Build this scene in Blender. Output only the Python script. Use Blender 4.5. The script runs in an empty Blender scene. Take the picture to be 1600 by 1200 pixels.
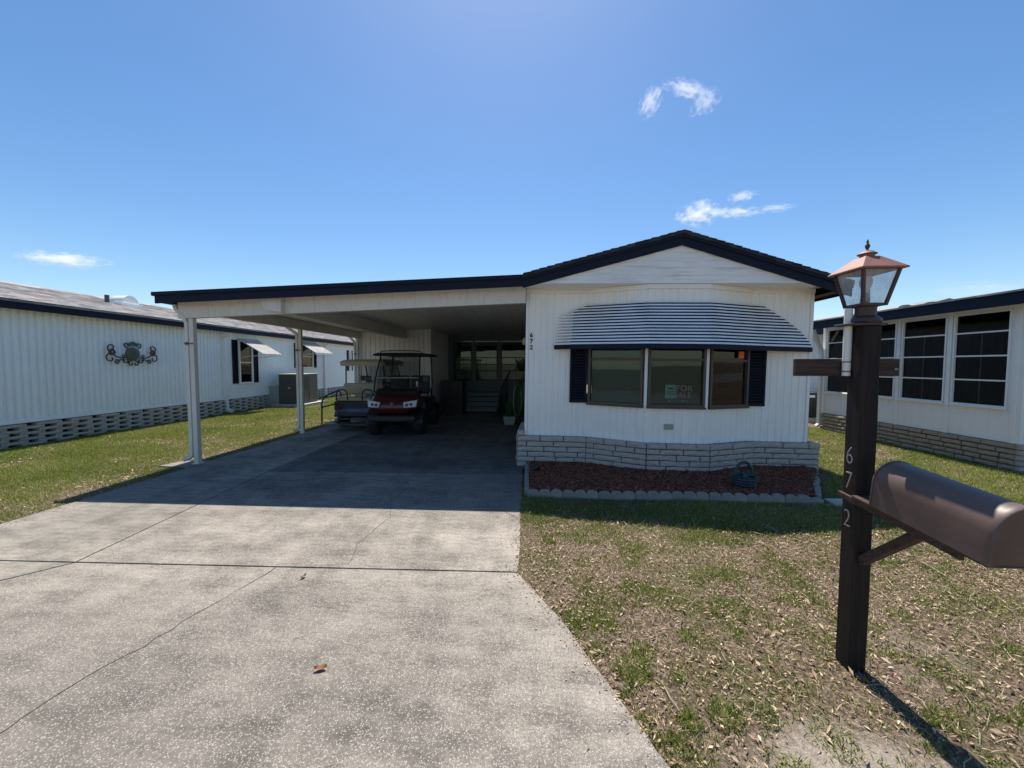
import bpy, bmesh, math, random
import numpy as np
from mathutils import Matrix, Vector, Euler

R = math.radians
random.seed(7)
rng = np.random.default_rng(11)
scene = bpy.context.scene
COL = scene.collection

# ------------------------------------------------------------------ camera, sky, sun, exposure
cam_d = bpy.data.cameras.new("camera")
cam = bpy.data.objects.new("camera", cam_d)
COL.objects.link(cam)
cam_d.sensor_width = 36.0
cam_d.lens = 13.5
cam_d.clip_start = 0.05
cam_d.clip_end = 4000
cam.location = (0, 0, 1.6)
cam.rotation_euler = Euler((R(90 - 2.86), 0, R(2.39)), 'XYZ')
scene.camera = cam

SUN_EL, SUN_AZ = R(62), R(-4.2)          # azimuth measured from +Y towards +X
sun_dir = Vector((math.sin(SUN_AZ) * math.cos(SUN_EL), math.cos(SUN_AZ) * math.cos(SUN_EL), math.sin(SUN_EL)))
world = bpy.data.worlds.new("World")
scene.world = world
world.use_nodes = True
wn = world.node_tree
wn.nodes.clear()
sky = wn.nodes.new('ShaderNodeTexSky')
sky.sky_type = 'NISHITA'
sky.sun_disc = False
sky.sun_elevation = SUN_EL
sky.sun_rotation = SUN_AZ
sky.altitude = 0
sky.air_density = 1.0
sky.dust_density = 0.35
sky.ozone_density = 2.0
bg = wn.nodes.new('ShaderNodeBackground')
bg.inputs['Strength'].default_value = 0.080
wo = wn.nodes.new('ShaderNodeOutputWorld')
hs = wn.nodes.new('ShaderNodeHueSaturation')
hs.inputs['Saturation'].default_value = 1.22
wn.links.new(sky.outputs[0], hs.inputs['Color'])
wn.links.new(hs.outputs[0], bg.inputs[0])
wn.links.new(bg.outputs[0], wo.inputs[0])

sun_d = bpy.data.lights.new("sun", 'SUN')
sun_d.energy = 4.3
sun_d.angle = R(0.53)
sun_d.color = (1.0, 0.93, 0.82)
sun = bpy.data.objects.new("sun", sun_d)
sun.rotation_euler = sun_dir.to_track_quat('Z', 'Y').to_euler()
sun.location = (0, 0, 30)
COL.objects.link(sun)

scene.view_settings.view_transform = 'Standard'
scene.view_settings.look = 'None'
scene.view_settings.gamma = 1
scene.view_settings.exposure = 0.88
scene.view_settings.use_curve_mapping = False
scene.cycles.max_bounces = 10
scene.cycles.volume_bounces = 6
scene.cycles.transparent_max_bounces = 16

# ------------------------------------------------------------------ materials
def nt_new(name):
    m = bpy.data.materials.new(name)
    m.use_nodes = True
    nt = m.node_tree
    return m, nt, nt.nodes['Principled BSDF']

def N(nt, t, **kw):
    n = nt.nodes.new(t)
    for k, v in kw.items():
        if k in n.inputs.keys():
            n.inputs[k].default_value = v
        else:
            setattr(n, k, v)
    return n

def ramp(nt, fac, stops):
    r = nt.nodes.new('ShaderNodeValToRGB')
    el = r.color_ramp.elements
    while len(el) < len(stops):
        el.new(0.5)
    for e, (p, c) in zip(el, stops):
        e.position = p
        e.color = (*c, 1) if len(c) == 3 else c
    nt.links.new(fac, r.inputs[0])
    return r

def mixc(nt, fac, a, b, mode='MIX'):
    m = nt.nodes.new('ShaderNodeMix')
    m.data_type = 'RGBA'
    m.blend_type = mode
    for sock, v in ((m.inputs[0], fac), (m.inputs[6], a), (m.inputs[7], b)):
        if hasattr(v, 'is_linked') or isinstance(v, bpy.types.NodeSocket):
            nt.links.new(v, sock)
        elif isinstance(v, (int, float)):
            sock.default_value = v
        else:
            sock.default_value = (*v, 1)
    return m.outputs[2]

def coords(nt, scale=(1, 1, 1), rot=(0, 0, 0), kind='Object'):
    tc = nt.nodes.new('ShaderNodeTexCoord')
    mp = nt.nodes.new('ShaderNodeMapping')
    mp.inputs['Scale'].default_value = scale
    mp.inputs['Rotation'].default_value = rot
    nt.links.new(tc.outputs[kind], mp.inputs[0])
    return mp.outputs[0]

def pm(name, col, rough=0.6, metal=0.0, var=0.12, scale=6.0, bump=0.0, bscale=60.0, stain=None, stain_amt=0.35,
       stain_stretch=(1, 1, 1), spec=0.5, coat=0.0):
    """painted / plain surface with slight mottling, an optional stain layer and fine relief"""
    m, nt, p = nt_new(name)
    v = coords(nt)
    n1 = N(nt, 'ShaderNodeTexNoise', Scale=scale, Detail=6.0, Roughness=0.6)
    nt.links.new(v, n1.inputs['Vector'])
    lo = tuple(max(0, c * (1 - var)) for c in col)
    hi = tuple(min(1, c * (1 + var)) for c in col)
    c = ramp(nt, n1.outputs[0], [(0.3, lo), (0.7, hi)]).outputs[0]
    if stain:
        vs = coords(nt, stain_stretch)
        n2 = N(nt, 'ShaderNodeTexNoise', Scale=3.0, Detail=8.0, Roughness=0.65)
        nt.links.new(vs, n2.inputs['Vector'])
        f = ramp(nt, n2.outputs[0], [(0.48, (0, 0, 0)), (0.75, (stain_amt,) * 3)]).outputs[0]
        c = mixc(nt, f, c, stain)
    nt.links.new(c, p.inputs['Base Color'])
    rr = ramp(nt, n1.outputs[0], [(0.2, (rough * 0.85,) * 3), (0.8, (min(1, rough * 1.15),) * 3)])
    nt.links.new(rr.outputs[0], p.inputs['Roughness'])
    p.inputs['Metallic'].default_value = metal
    p.inputs['Specular IOR Level'].default_value = spec
    p.inputs['Coat Weight'].default_value = coat
    if bump:
        n3 = N(nt, 'ShaderNodeTexNoise', Scale=bscale, Detail=4.0)
        nt.links.new(v, n3.inputs['Vector'])
        b = N(nt, 'ShaderNodeBump', Strength=bump, Distance=0.01)
        nt.links.new(n3.outputs[0], b.inputs['Height'])
        nt.links.new(b.outputs[0], p.inputs['Normal'])
    return m

def glass_mat(name, tint=(0.70, 0.85, 0.82), rough=0.02, trans=0.85):
    """thin pane: see-through, mirror-like at grazing angles"""
    m, nt, p = nt_new(name)
    nt.nodes.remove(p)
    out = [n for n in nt.nodes if n.type == 'OUTPUT_MATERIAL'][0]
    tr = nt.nodes.new('ShaderNodeBsdfTransparent')
    tr.inputs[0].default_value = (*[t * trans for t in tint], 1)
    gl = nt.nodes.new('ShaderNodeBsdfGlossy')
    gl.inputs['Roughness'].default_value = rough
    gl.inputs['Color'].default_value = (0.9, 0.92, 0.92, 1)
    fr = nt.nodes.new('ShaderNodeFresnel')
    fr.inputs[0].default_value = 1.38
    mx = nt.nodes.new('ShaderNodeMixShader')
    v = coords(nt)
    n = N(nt, 'ShaderNodeTexNoise', Scale=1.3, Detail=1.0)
    nt.links.new(v, n.inputs['Vector'])
    b = N(nt, 'ShaderNodeBump', Strength=0.05, Distance=0.05)
    nt.links.new(n.outputs[0], b.inputs['Height'])
    nt.links.new(b.outputs[0], gl.inputs['Normal'])
    ad = N(nt, 'ShaderNodeMath', operation='ADD')
    ad.inputs[1].default_value = 0.004
    nt.links.new(fr.outputs[0], ad.inputs[0])
    nt.links.new(ad.outputs[0], mx.inputs[0])
    nt.links.new(tr.outputs[0], mx.inputs[1])
    nt.links.new(gl.outputs[0], mx.inputs[2])
    nt.links.new(mx.outputs[0], out.inputs[0])
    return m

def concrete_mat(name, dark, mid, light, pebbles=0.7, streak=(0.35, 1.0, 1.0), stain=(0.10, 0.10, 0.10), stain_pos=(0.5, 0.72)):
    m, nt, p = nt_new(name)
    v = coords(nt)
    vs = coords(nt, streak, (0, 0, R(28)))
    big = N(nt, 'ShaderNodeTexNoise', Scale=1.1, Detail=9.0, Roughness=0.68)
    nt.links.new(vs, big.inputs['Vector'])
    base = ramp(nt, big.outputs[0], [(0.36, dark), (0.50, mid), (0.62, light)]).outputs[0]
    vt = coords(nt, (0.9, 0.22, 1.0), (0, 0, R(-8)))
    trk = N(nt, 'ShaderNodeTexNoise', Scale=2.4, Detail=7.0, Roughness=0.7)
    nt.links.new(vt, trk.inputs['Vector'])
    base = mixc(nt, 0.75, base, ramp(nt, trk.outputs[0], [(0.36, (0.62,) * 3), (0.50, (0.98,) * 3), (0.64, (1.18,) * 3)]).outputs[0], 'MULTIPLY')
    mot = N(nt, 'ShaderNodeTexNoise', Scale=9.0, Detail=8.0, Roughness=0.78)
    nt.links.new(vs, mot.inputs['Vector'])
    base = mixc(nt, 0.8, base, ramp(nt, mot.outputs[0], [(0.38, (0.55,) * 3), (0.52, (1.0,) * 3), (0.64, (1.25,) * 3)]).outputs[0], 'MULTIPLY')
    fine = N(nt, 'ShaderNodeTexNoise', Scale=55.0, Detail=5.0, Roughness=0.7)
    nt.links.new(v, fine.inputs['Vector'])
    f2 = ramp(nt, fine.outputs[0], [(0.3, (0.62,) * 3), (0.7, (1.3,) * 3)]).outputs[0]
    base = mixc(nt, 0.8, base, f2, 'MULTIPLY')
    dirt = N(nt, 'ShaderNodeTexNoise', Scale=0.55, Detail=7.0, Roughness=0.6)
    nt.links.new(vs, dirt.inputs['Vector'])
    df = ramp(nt, dirt.outputs[0], [(stain_pos[0], (0, 0, 0)), (stain_pos[1], (0.8,) * 3)]).outputs[0]
    base = mixc(nt, df, base, stain)
    bumpsrc = fine.outputs[0]
    if pebbles:
        wob = N(nt, 'ShaderNodeTexNoise', Scale=30.0, Detail=2.0)
        nt.links.new(v, wob.inputs['Vector'])
        wv = mixc(nt, 0.012, v, wob.outputs[1], 'ADD')
        for sc_, thr, amt, colr in ((112, 0.88, 0.45, (0.54, 0.50, 0.455)), (150, 0.62, 0.62, (0.46, 0.435, 0.40)), (170, 0.70, 0.6, (0.075, 0.07, 0.065))):
            vo = N(nt, 'ShaderNodeTexVoronoi', Scale=sc_, Randomness=1.0)
            nt.links.new(wv, vo.inputs['Vector'])
            sp = nt.nodes.new('ShaderNodeSeparateColor')
            nt.links.new(vo.outputs['Color'], sp.inputs[0])
            on = N(nt, 'ShaderNodeMath', operation='GREATER_THAN')
            on.inputs[1].default_value = thr
            nt.links.new(sp.outputs[0], on.inputs[0])
            ring = ramp(nt, vo.outputs['Distance'], [(0.34, (1, 1, 1)), (0.46, (0, 0, 0))]).outputs[0]
            mu = N(nt, 'ShaderNodeMath', operation='MULTIPLY')
            nt.links.new(on.outputs[0], mu.inputs[0])
            nt.links.new(ring, mu.inputs[1])
            mu2 = N(nt, 'ShaderNodeMath', operation='MULTIPLY')
            mu2.inputs[1].default_value = amt * pebbles
            nt.links.new(mu.outputs[0], mu2.inputs[0])
            base = mixc(nt, mu2.outputs[0], base, colr)
    nt.links.new(base, p.inputs['Base Color'])
    p.inputs['Roughness'].default_value = 0.88
    p.inputs['Specular IOR Level'].default_value = 0.25
    b = N(nt, 'ShaderNodeBump', Strength=0.55, Distance=0.006)
    nt.links.new(bumpsrc, b.inputs['Height'])
    nt.links.new(b.outputs[0], p.inputs['Normal'])
    return m

def tint_mat(name, stops, rough=0.6, translucent=0.0):
    """colour picked per blade / leaf / chip from the mesh's 'tint' attribute"""
    m, nt, p = nt_new(name)
    at = nt.nodes.new('ShaderNodeAttribute')
    at.attribute_name = 'tint'
    c = ramp(nt, at.outputs['Fac'], stops).outputs[0]
    nt.links.new(c, p.inputs['Base Color'])
    p.inputs['Roughness'].default_value = rough
    p.inputs['Specular IOR Level'].default_value = 0.3
    if translucent:
        out = [n for n in nt.nodes if n.type == 'OUTPUT_MATERIAL'][0]
        tl = nt.nodes.new('ShaderNodeBsdfTranslucent')
        nt.links.new(c, tl.inputs[0])
        mx = nt.nodes.new('ShaderNodeMixShader')
        mx.inputs[0].default_value = translucent
        nt.links.new(p.outputs[0], mx.inputs[1])
        nt.links.new(tl.outputs[0], mx.inputs[2])
        nt.links.new(mx.outputs[0], out.inputs[0])
    return m

def shingle_mat(name, a, b, c):
    m, nt, p = nt_new(name)
    v = coords(nt)
    br = N(nt, 'ShaderNodeTexVoronoi', Scale=1.0)
    mp = nt.nodes.new('ShaderNodeMapping')
    mp.inputs['Scale'].default_value = (7.0, 3.2, 7.0)
    nt.links.new(v, mp.inputs[0])
    nt.links.new(mp.outputs[0], br.inputs['Vector'])
    sp = nt.nodes.new('ShaderNodeSeparateColor')
    nt.links.new(br.outputs['Color'], sp.inputs[0])
    col = ramp(nt, sp.outputs[0], [(0.1, a), (0.5, b), (0.9, c)]).outputs[0]
    n = N(nt, 'ShaderNodeTexNoise', Scale=90.0, Detail=3.0)
    nt.links.new(v, n.inputs['Vector'])
    col = mixc(nt, 0.6, col, ramp(nt, n.outputs[0], [(0.3, (0.6,) * 3), (0.7, (1.3,) * 3)]).outputs[0], 'MULTIPLY')
    nt.links.new(col, p.inputs['Base Color'])
    p.inputs['Roughness'].default_value = 0.95
    bm_ = N(nt, 'ShaderNodeBump', Strength=0.5, Distance=0.005)
    nt.links.new(n.outputs[0], bm_.inputs['Height'])
    nt.links.new(bm_.outputs[0], p.inputs['Normal'])
    return m

def wood_mat(name, a, b, rough=0.75, stretch=(14, 14, 0.8), bump=0.4):
    m, nt, p = nt_new(name)
    v = coords(nt, stretch)
    n = N(nt, 'ShaderNodeTexNoise', Scale=3.0, Detail=9.0, Roughness=0.65, Distortion=0.6)
    nt.links.new(v, n.inputs['Vector'])
    c = ramp(nt, n.outputs[0], [(0.32, a), (0.68, b)]).outputs[0]
    nt.links.new(c, p.inputs['Base Color'])
    p.inputs['Roughness'].default_value = rough
    p.inputs['Specular IOR Level'].default_value = 0.3
    bb = N(nt, 'ShaderNodeBump', Strength=bump, Distance=0.006)
    nt.links.new(n.outputs[0], bb.inputs['Height'])
    nt.links.new(bb.outputs[0], p.inputs['Normal'])
    return m

M = {}
M['siding'] = pm('white_siding', (0.86, 0.85, 0.82), 0.5, var=0.03, scale=2, stain=(0.50, 0.47, 0.40), stain_amt=0.22, stain_stretch=(7, 7, 0.5))
M['white'] = pm('white_paint', (0.85, 0.84, 0.81), 0.45, var=0.03, scale=3, stain=(0.42, 0.40, 0.35), stain_amt=0.25)
M['gable'] = pm('weathered_white_boards', (0.84, 0.83, 0.81), 0.6, var=0.06, scale=2, stain=(0.36, 0.36, 0.36), stain_amt=0.6, stain_stretch=(0.6, 1, 7))
M['ceiling'] = pm('carport_ceiling', (0.70, 0.70, 0.68), 0.45, var=0.04, scale=1.5)
M['navy'] = pm('navy_paint', (0.007, 0.011, 0.026), 0.6, var=0.2, scale=12, spec=0.2)
M['shutter'] = pm('shutter_navy', (0.006, 0.008, 0.020), 0.6, var=0.15, spec=0.2)
M['bronze'] = pm('bronze_aluminium', (0.07, 0.06, 0.05), 0.45, metal=0.3, var=0.15)
M['blind'] = pm('blind_slats', (0.16, 0.195, 0.165), 0.6, var=0.05)
M['shade'] = pm('roller_shade', (0.14, 0.185, 0.195), 0.8, var=0.05)
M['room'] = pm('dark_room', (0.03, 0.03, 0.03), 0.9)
M['glass'] = glass_mat('window_glass')
M['clear'] = glass_mat('clear_windscreen', (0.86, 0.87, 0.87))
M['tinted'] = glass_mat('tinted_glass', (0.06, 0.08, 0.12), 0.03, 0.3)
M['lantern_glass'] = None
M['brick'] = pm('grey_split_brick', (0.54, 0.485, 0.44), 0.9, var=0.22, scale=9, bump=0.9, bscale=70, stain=(0.22, 0.19, 0.17), stain_amt=0.5)
M['tanbrick'] = pm('tan_split_brick', (0.44, 0.37, 0.28), 0.9, var=0.22, scale=9, bump=0.9, bscale=70, stain=(0.24, 0.18, 0.12), stain_amt=0.5)
M['mortar'] = pm('dark_mortar', (0.05, 0.047, 0.044), 0.95, var=0.2, bump=0.5)
M['capblock'] = pm('concrete_cap_block', (0.46, 0.44, 0.39), 0.95, var=0.2, scale=5, bump=0.7, bscale=90, stain=(0.28, 0.27, 0.24), stain_amt=0.5)
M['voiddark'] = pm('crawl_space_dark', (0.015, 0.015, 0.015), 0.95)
M['roof_dark'] = shingle_mat('charcoal_shingle', (0.02, 0.02, 0.025), (0.03, 0.032, 0.04), (0.05, 0.05, 0.055))
M['roof_grey'] = shingle_mat('grey_shingle', (0.20, 0.19, 0.195), (0.29, 0.28, 0.275), (0.38, 0.36, 0.35))
M['bluewall'] = pm('pale_siding', (0.84, 0.89, 0.88), 0.45, var=0.03, scale=1.5, stain=(0.58, 0.62, 0.60), stain_amt=0.25, stain_stretch=(4, 4, 0.5))
M['post_white'] = pm('post_white', (0.66, 0.64, 0.60), 0.45, var=0.05, scale=4, stain=(0.40, 0.38, 0.33), stain_amt=0.5, stain_stretch=(6, 6, 1))
M['slat'] = pm('awning_white', (0.90, 0.90, 0.90), 0.35, var=0.04, scale=4, stain=(0.40, 0.38, 0.35), stain_amt=0.35)
M['awnpanel'] = pm('weathered_awning', (0.52, 0.50, 0.47), 0.6, var=0.15, scale=5, stain=(0.28, 0.27, 0.26), stain_amt=0.6)
M['sidewood'] = wood_mat('dark_post_wood', (0.009, 0.006, 0.006), (0.028, 0.018, 0.016))
M['boardwood'] = wood_mat('weathered_brown_board', (0.028, 0.017, 0.013), (0.085, 0.055, 0.042), stretch=(0.8, 14, 14))
M['box'] = pm('brown_mailbox_paint', (0.105, 0.070, 0.060), 0.46, var=0.14, scale=7, bump=0.06, bscale=14, stain=(0.17, 0.115, 0.10), stain_amt=0.5, spec=0.42)
M['lampbrown'] = pm('lantern_brown', (0.055, 0.030, 0.026), 0.5, var=0.2, scale=20)
M['lamproof'] = pm('faded_red_brown', (0.25, 0.11, 0.085), 0.6, var=0.15, scale=25, stain=(0.42, 0.24, 0.20), stain_amt=0.5)
M['pvc'] = pm('pvc', (0.70, 0.68, 0.62), 0.5, var=0.05)
M['strap'] = pm('strap', (0.12, 0.10, 0.09), 0.5, metal=0.4)
M['silver'] = pm('silver_numeral', (0.42, 0.41, 0.39), 0.45, metal=0.4)
M['black'] = pm('black_numeral', (0.01, 0.01, 0.012), 0.5)
M['bulb'] = pm('frosted_bulb', (0.75, 0.74, 0.68), 0.3, var=0.02)
M['edging'] = pm('edging_concrete', (0.25, 0.245, 0.22), 0.95, var=0.22, scale=8, bump=0.8, bscale=60, stain=(0.24, 0.24, 0.22), stain_amt=0.6)
M['mulchbase'] = pm('mulch_bed', (0.10, 0.030, 0.018), 0.95, var=0.4, scale=30, bump=1.0, bscale=40)
M['mulch'] = tint_mat('red_mulch', [(0.0, (0.08, 0.024, 0.014)), (0.5, (0.21, 0.068, 0.038)), (1.0, (0.36, 0.15, 0.09))], 0.85)
M['teal'] = pm('dark_teal_resin', (0.022, 0.050, 0.060), 0.45, var=0.35, scale=14, bump=0.5, bscale=40)
M['blackplastic'] = pm('black_plastic', (0.012, 0.012, 0.014), 0.5)
M['rubber'] = pm('tyre_rubber', (0.014, 0.014, 0.014), 0.85, var=0.2, bump=0.3)
M['redpaint'] = pm('red_car_paint', (0.06, 0.004, 0.008), 0.3, var=0.05, coat=0.2)
M['bluepaint'] = pm('blue_cart_paint', (0.010, 0.016, 0.075), 0.35, var=0.05, coat=0.2)
M['beige'] = pm('beige_vinyl', (0.42, 0.36, 0.27), 0.55, var=0.08)
M['creamroof'] = pm('beige_cart_roof', (0.50, 0.42, 0.31), 0.5, var=0.08, stain=(0.3, 0.24, 0.16), stain_amt=0.4)
M['darkseat'] = pm('black_vinyl', (0.02, 0.02, 0.022), 0.5)
M['chrome'] = pm('chrome', (0.6, 0.6, 0.6), 0.15, metal=1.0, var=0.03)
M['lens'] = pm('headlight_lens', (0.55, 0.58, 0.60), 0.15, var=0.08, scale=30, coat=0.8)
M['acgrey'] = pm('taupe_metal', (0.085, 0.080, 0.075), 0.5, metal=0.1, var=0.1)
M['ductgrey'] = pm('grey_green_metal', (0.30, 0.34, 0.31), 0.5, var=0.08)
M['slabgrey'] = pm('pad_concrete', (0.42, 0.41, 0.38), 0.9, var=0.2, bump=0.5)
M['ironwork'] = pm('wrought_iron', (0.03, 0.028, 0.03), 0.6, metal=0.4)
M['medallion'] = pm('aged_bronze', (0.11, 0.115, 0.10), 0.6, metal=0.3, var=0.4, scale=25)
M['rustred'] = pm('rusty_rosette', (0.11, 0.05, 0.04), 0.7)
M['darkgreen'] = pm('dark_green_metal', (0.025, 0.040, 0.033), 0.5)
M['hose'] = pm('green_hose', (0.012, 0.06, 0.02), 0.45)
M['hose2'] = pm('pale_green_hose', (0.24, 0.27, 0.13), 0.5)
M['plant'] = pm('plant_green', (0.03, 0.085, 0.03), 0.6, var=0.3, scale=30)
M['step'] = pm('grey_painted_steps', (0.15, 0.19, 0.205), 0.6, var=0.08)
M['signred'] = pm('sign_red', (0.42, 0.03, 0.035), 0.5)
M['signwhite'] = pm('sign_white', (0.75, 0.75, 0.75), 0.5)
M['signblack'] = pm('sign_black', (0.015, 0.015, 0.017), 0.5)
M['orange'] = pm('orange_sticker', (0.85, 0.13, 0.04), 0.5)
M['cabinet'] = pm('black_cabinet', (0.012, 0.010, 0.012), 0.45)
M['agg'] = concrete_mat('exposed_aggregate_concrete', (0.135, 0.122, 0.107), (0.25, 0.225, 0.197), (0.35, 0.315, 0.272), 1.0, stain=(0.088, 0.08, 0.072), stain_pos=(0.46, 0.68))
M['smooth'] = concrete_mat('smooth_concrete', (0.15, 0.14, 0.125), (0.25, 0.23, 0.20), (0.36, 0.325, 0.27), 0.12, stain=(0.10, 0.095, 0.085), stain_pos=(0.48, 0.7))
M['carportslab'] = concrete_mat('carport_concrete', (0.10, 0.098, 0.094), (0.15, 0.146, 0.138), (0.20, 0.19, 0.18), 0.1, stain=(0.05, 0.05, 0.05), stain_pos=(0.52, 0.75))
M['joint'] = pm('joint_dirt', (0.035, 0.03, 0.027), 0.95)
M['grass'] = tint_mat('lawn_green', [(0.0, (0.055, 0.090, 0.018)), (0.45, (0.155, 0.215, 0.032)), (0.8, (0.29, 0.33, 0.065)), (1.0, (0.40, 0.35, 0.17))], 0.55, 0.35)
M['dry'] = tint_mat('dry_grass', [(0.0, (0.14, 0.10, 0.065)), (0.5, (0.34, 0.26, 0.175)), (1.0, (0.56, 0.46, 0.33))], 0.75, 0.15)
M['leaf'] = tint_mat('dead_leaf', [(0.0, (0.15, 0.085, 0.055)), (0.45, (0.36, 0.25, 0.17)), (0.8, (0.54, 0.41, 0.29)), (1.0, (0.68, 0.57, 0.43))], 0.7, 0.1)

def ground_mat():
    m, nt, p = nt_new('lawn_soil')
    v = coords(nt)
    n = N(nt, 'ShaderNodeTexNoise', Scale=1.2, Detail=8.0, Roughness=0.65)
    nt.links.new(v, n.inputs['Vector'])
    f = N(nt, 'ShaderNodeTexNoise', Scale=45.0, Detail=6.0, Roughness=0.75)
    nt.links.new(v, f.inputs['Vector'])
    c1 = ramp(nt, f.outputs[0], [(0.32, (0.05, 0.036, 0.027)), (0.5, (0.135, 0.098, 0.074)), (0.68, (0.37, 0.295, 0.235))]).outputs[0]
    c2 = ramp(nt, f.outputs[0], [(0.3, (0.03, 0.035, 0.012)), (0.6, (0.09, 0.095, 0.035)), (0.75, (0.18, 0.16, 0.08))]).outputs[0]
    k = ramp(nt, n.outputs[0], [(0.48, (0, 0, 0)), (0.62, (0.75,) * 3)]).outputs[0]
    c = mixc(nt, k, c1, c2)
    at = nt.nodes.new('ShaderNodeAttribute')
    at.attribute_name = 'sand'
    c3 = ramp(nt, f.outputs[0], [(0.3, (0.20, 0.165, 0.135)), (0.5, (0.33, 0.285, 0.24)), (0.7, (0.45, 0.40, 0.34))]).outputs[0]
    c = mixc(nt, at.outputs['Fac'], c, c3)
    nt.links.new(c, p.inputs['Base Color'])
    p.inputs['Roughness'].default_value = 1.0
    p.inputs['Specular IOR Level'].default_value = 0.1
    b = N(nt, 'ShaderNodeBump', Strength=0.9, Distance=0.02)
    nt.links.new(f.outputs[0], b.inputs['Height'])
    nt.links.new(b.outputs[0], p.inputs['Normal'])
    return m
M['soil'] = ground_mat()

def lantern_glass():
    m, nt, p = nt_new('clouded_lantern_glass')
    v = coords(nt)
    n = N(nt, 'ShaderNodeTexNoise', Scale=14.0, Detail=6.0, Roughness=0.7)
    nt.links.new(v, n.inputs['Vector'])
    out = [x for x in nt.nodes if x.type == 'OUTPUT_MATERIAL'][0]
    tr = nt.nodes.new('ShaderNodeBsdfTransparent')
    tr.inputs[0].default_value = (0.86, 0.88, 0.9, 1)
    p.inputs['Base Color'].default_value = (0.62, 0.64, 0.64, 1)
    p.inputs['Roughness'].default_value = 0.25
    mx = nt.nodes.new('ShaderNodeMixShader')
    k = ramp(nt, n.outputs[0], [(0.3, (0.18,) * 3), (0.75, (0.55,) * 3)]).outputs[0]
    nt.links.new(k, mx.inputs[0])
    nt.links.new(tr.outputs[0], mx.inputs[1])
    nt.links.new(p.outputs[0], mx.inputs[2])
    nt.links.new(mx.outputs[0], out.inputs[0])
    return m
M['lantern_glass'] = lantern_glass()

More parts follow.
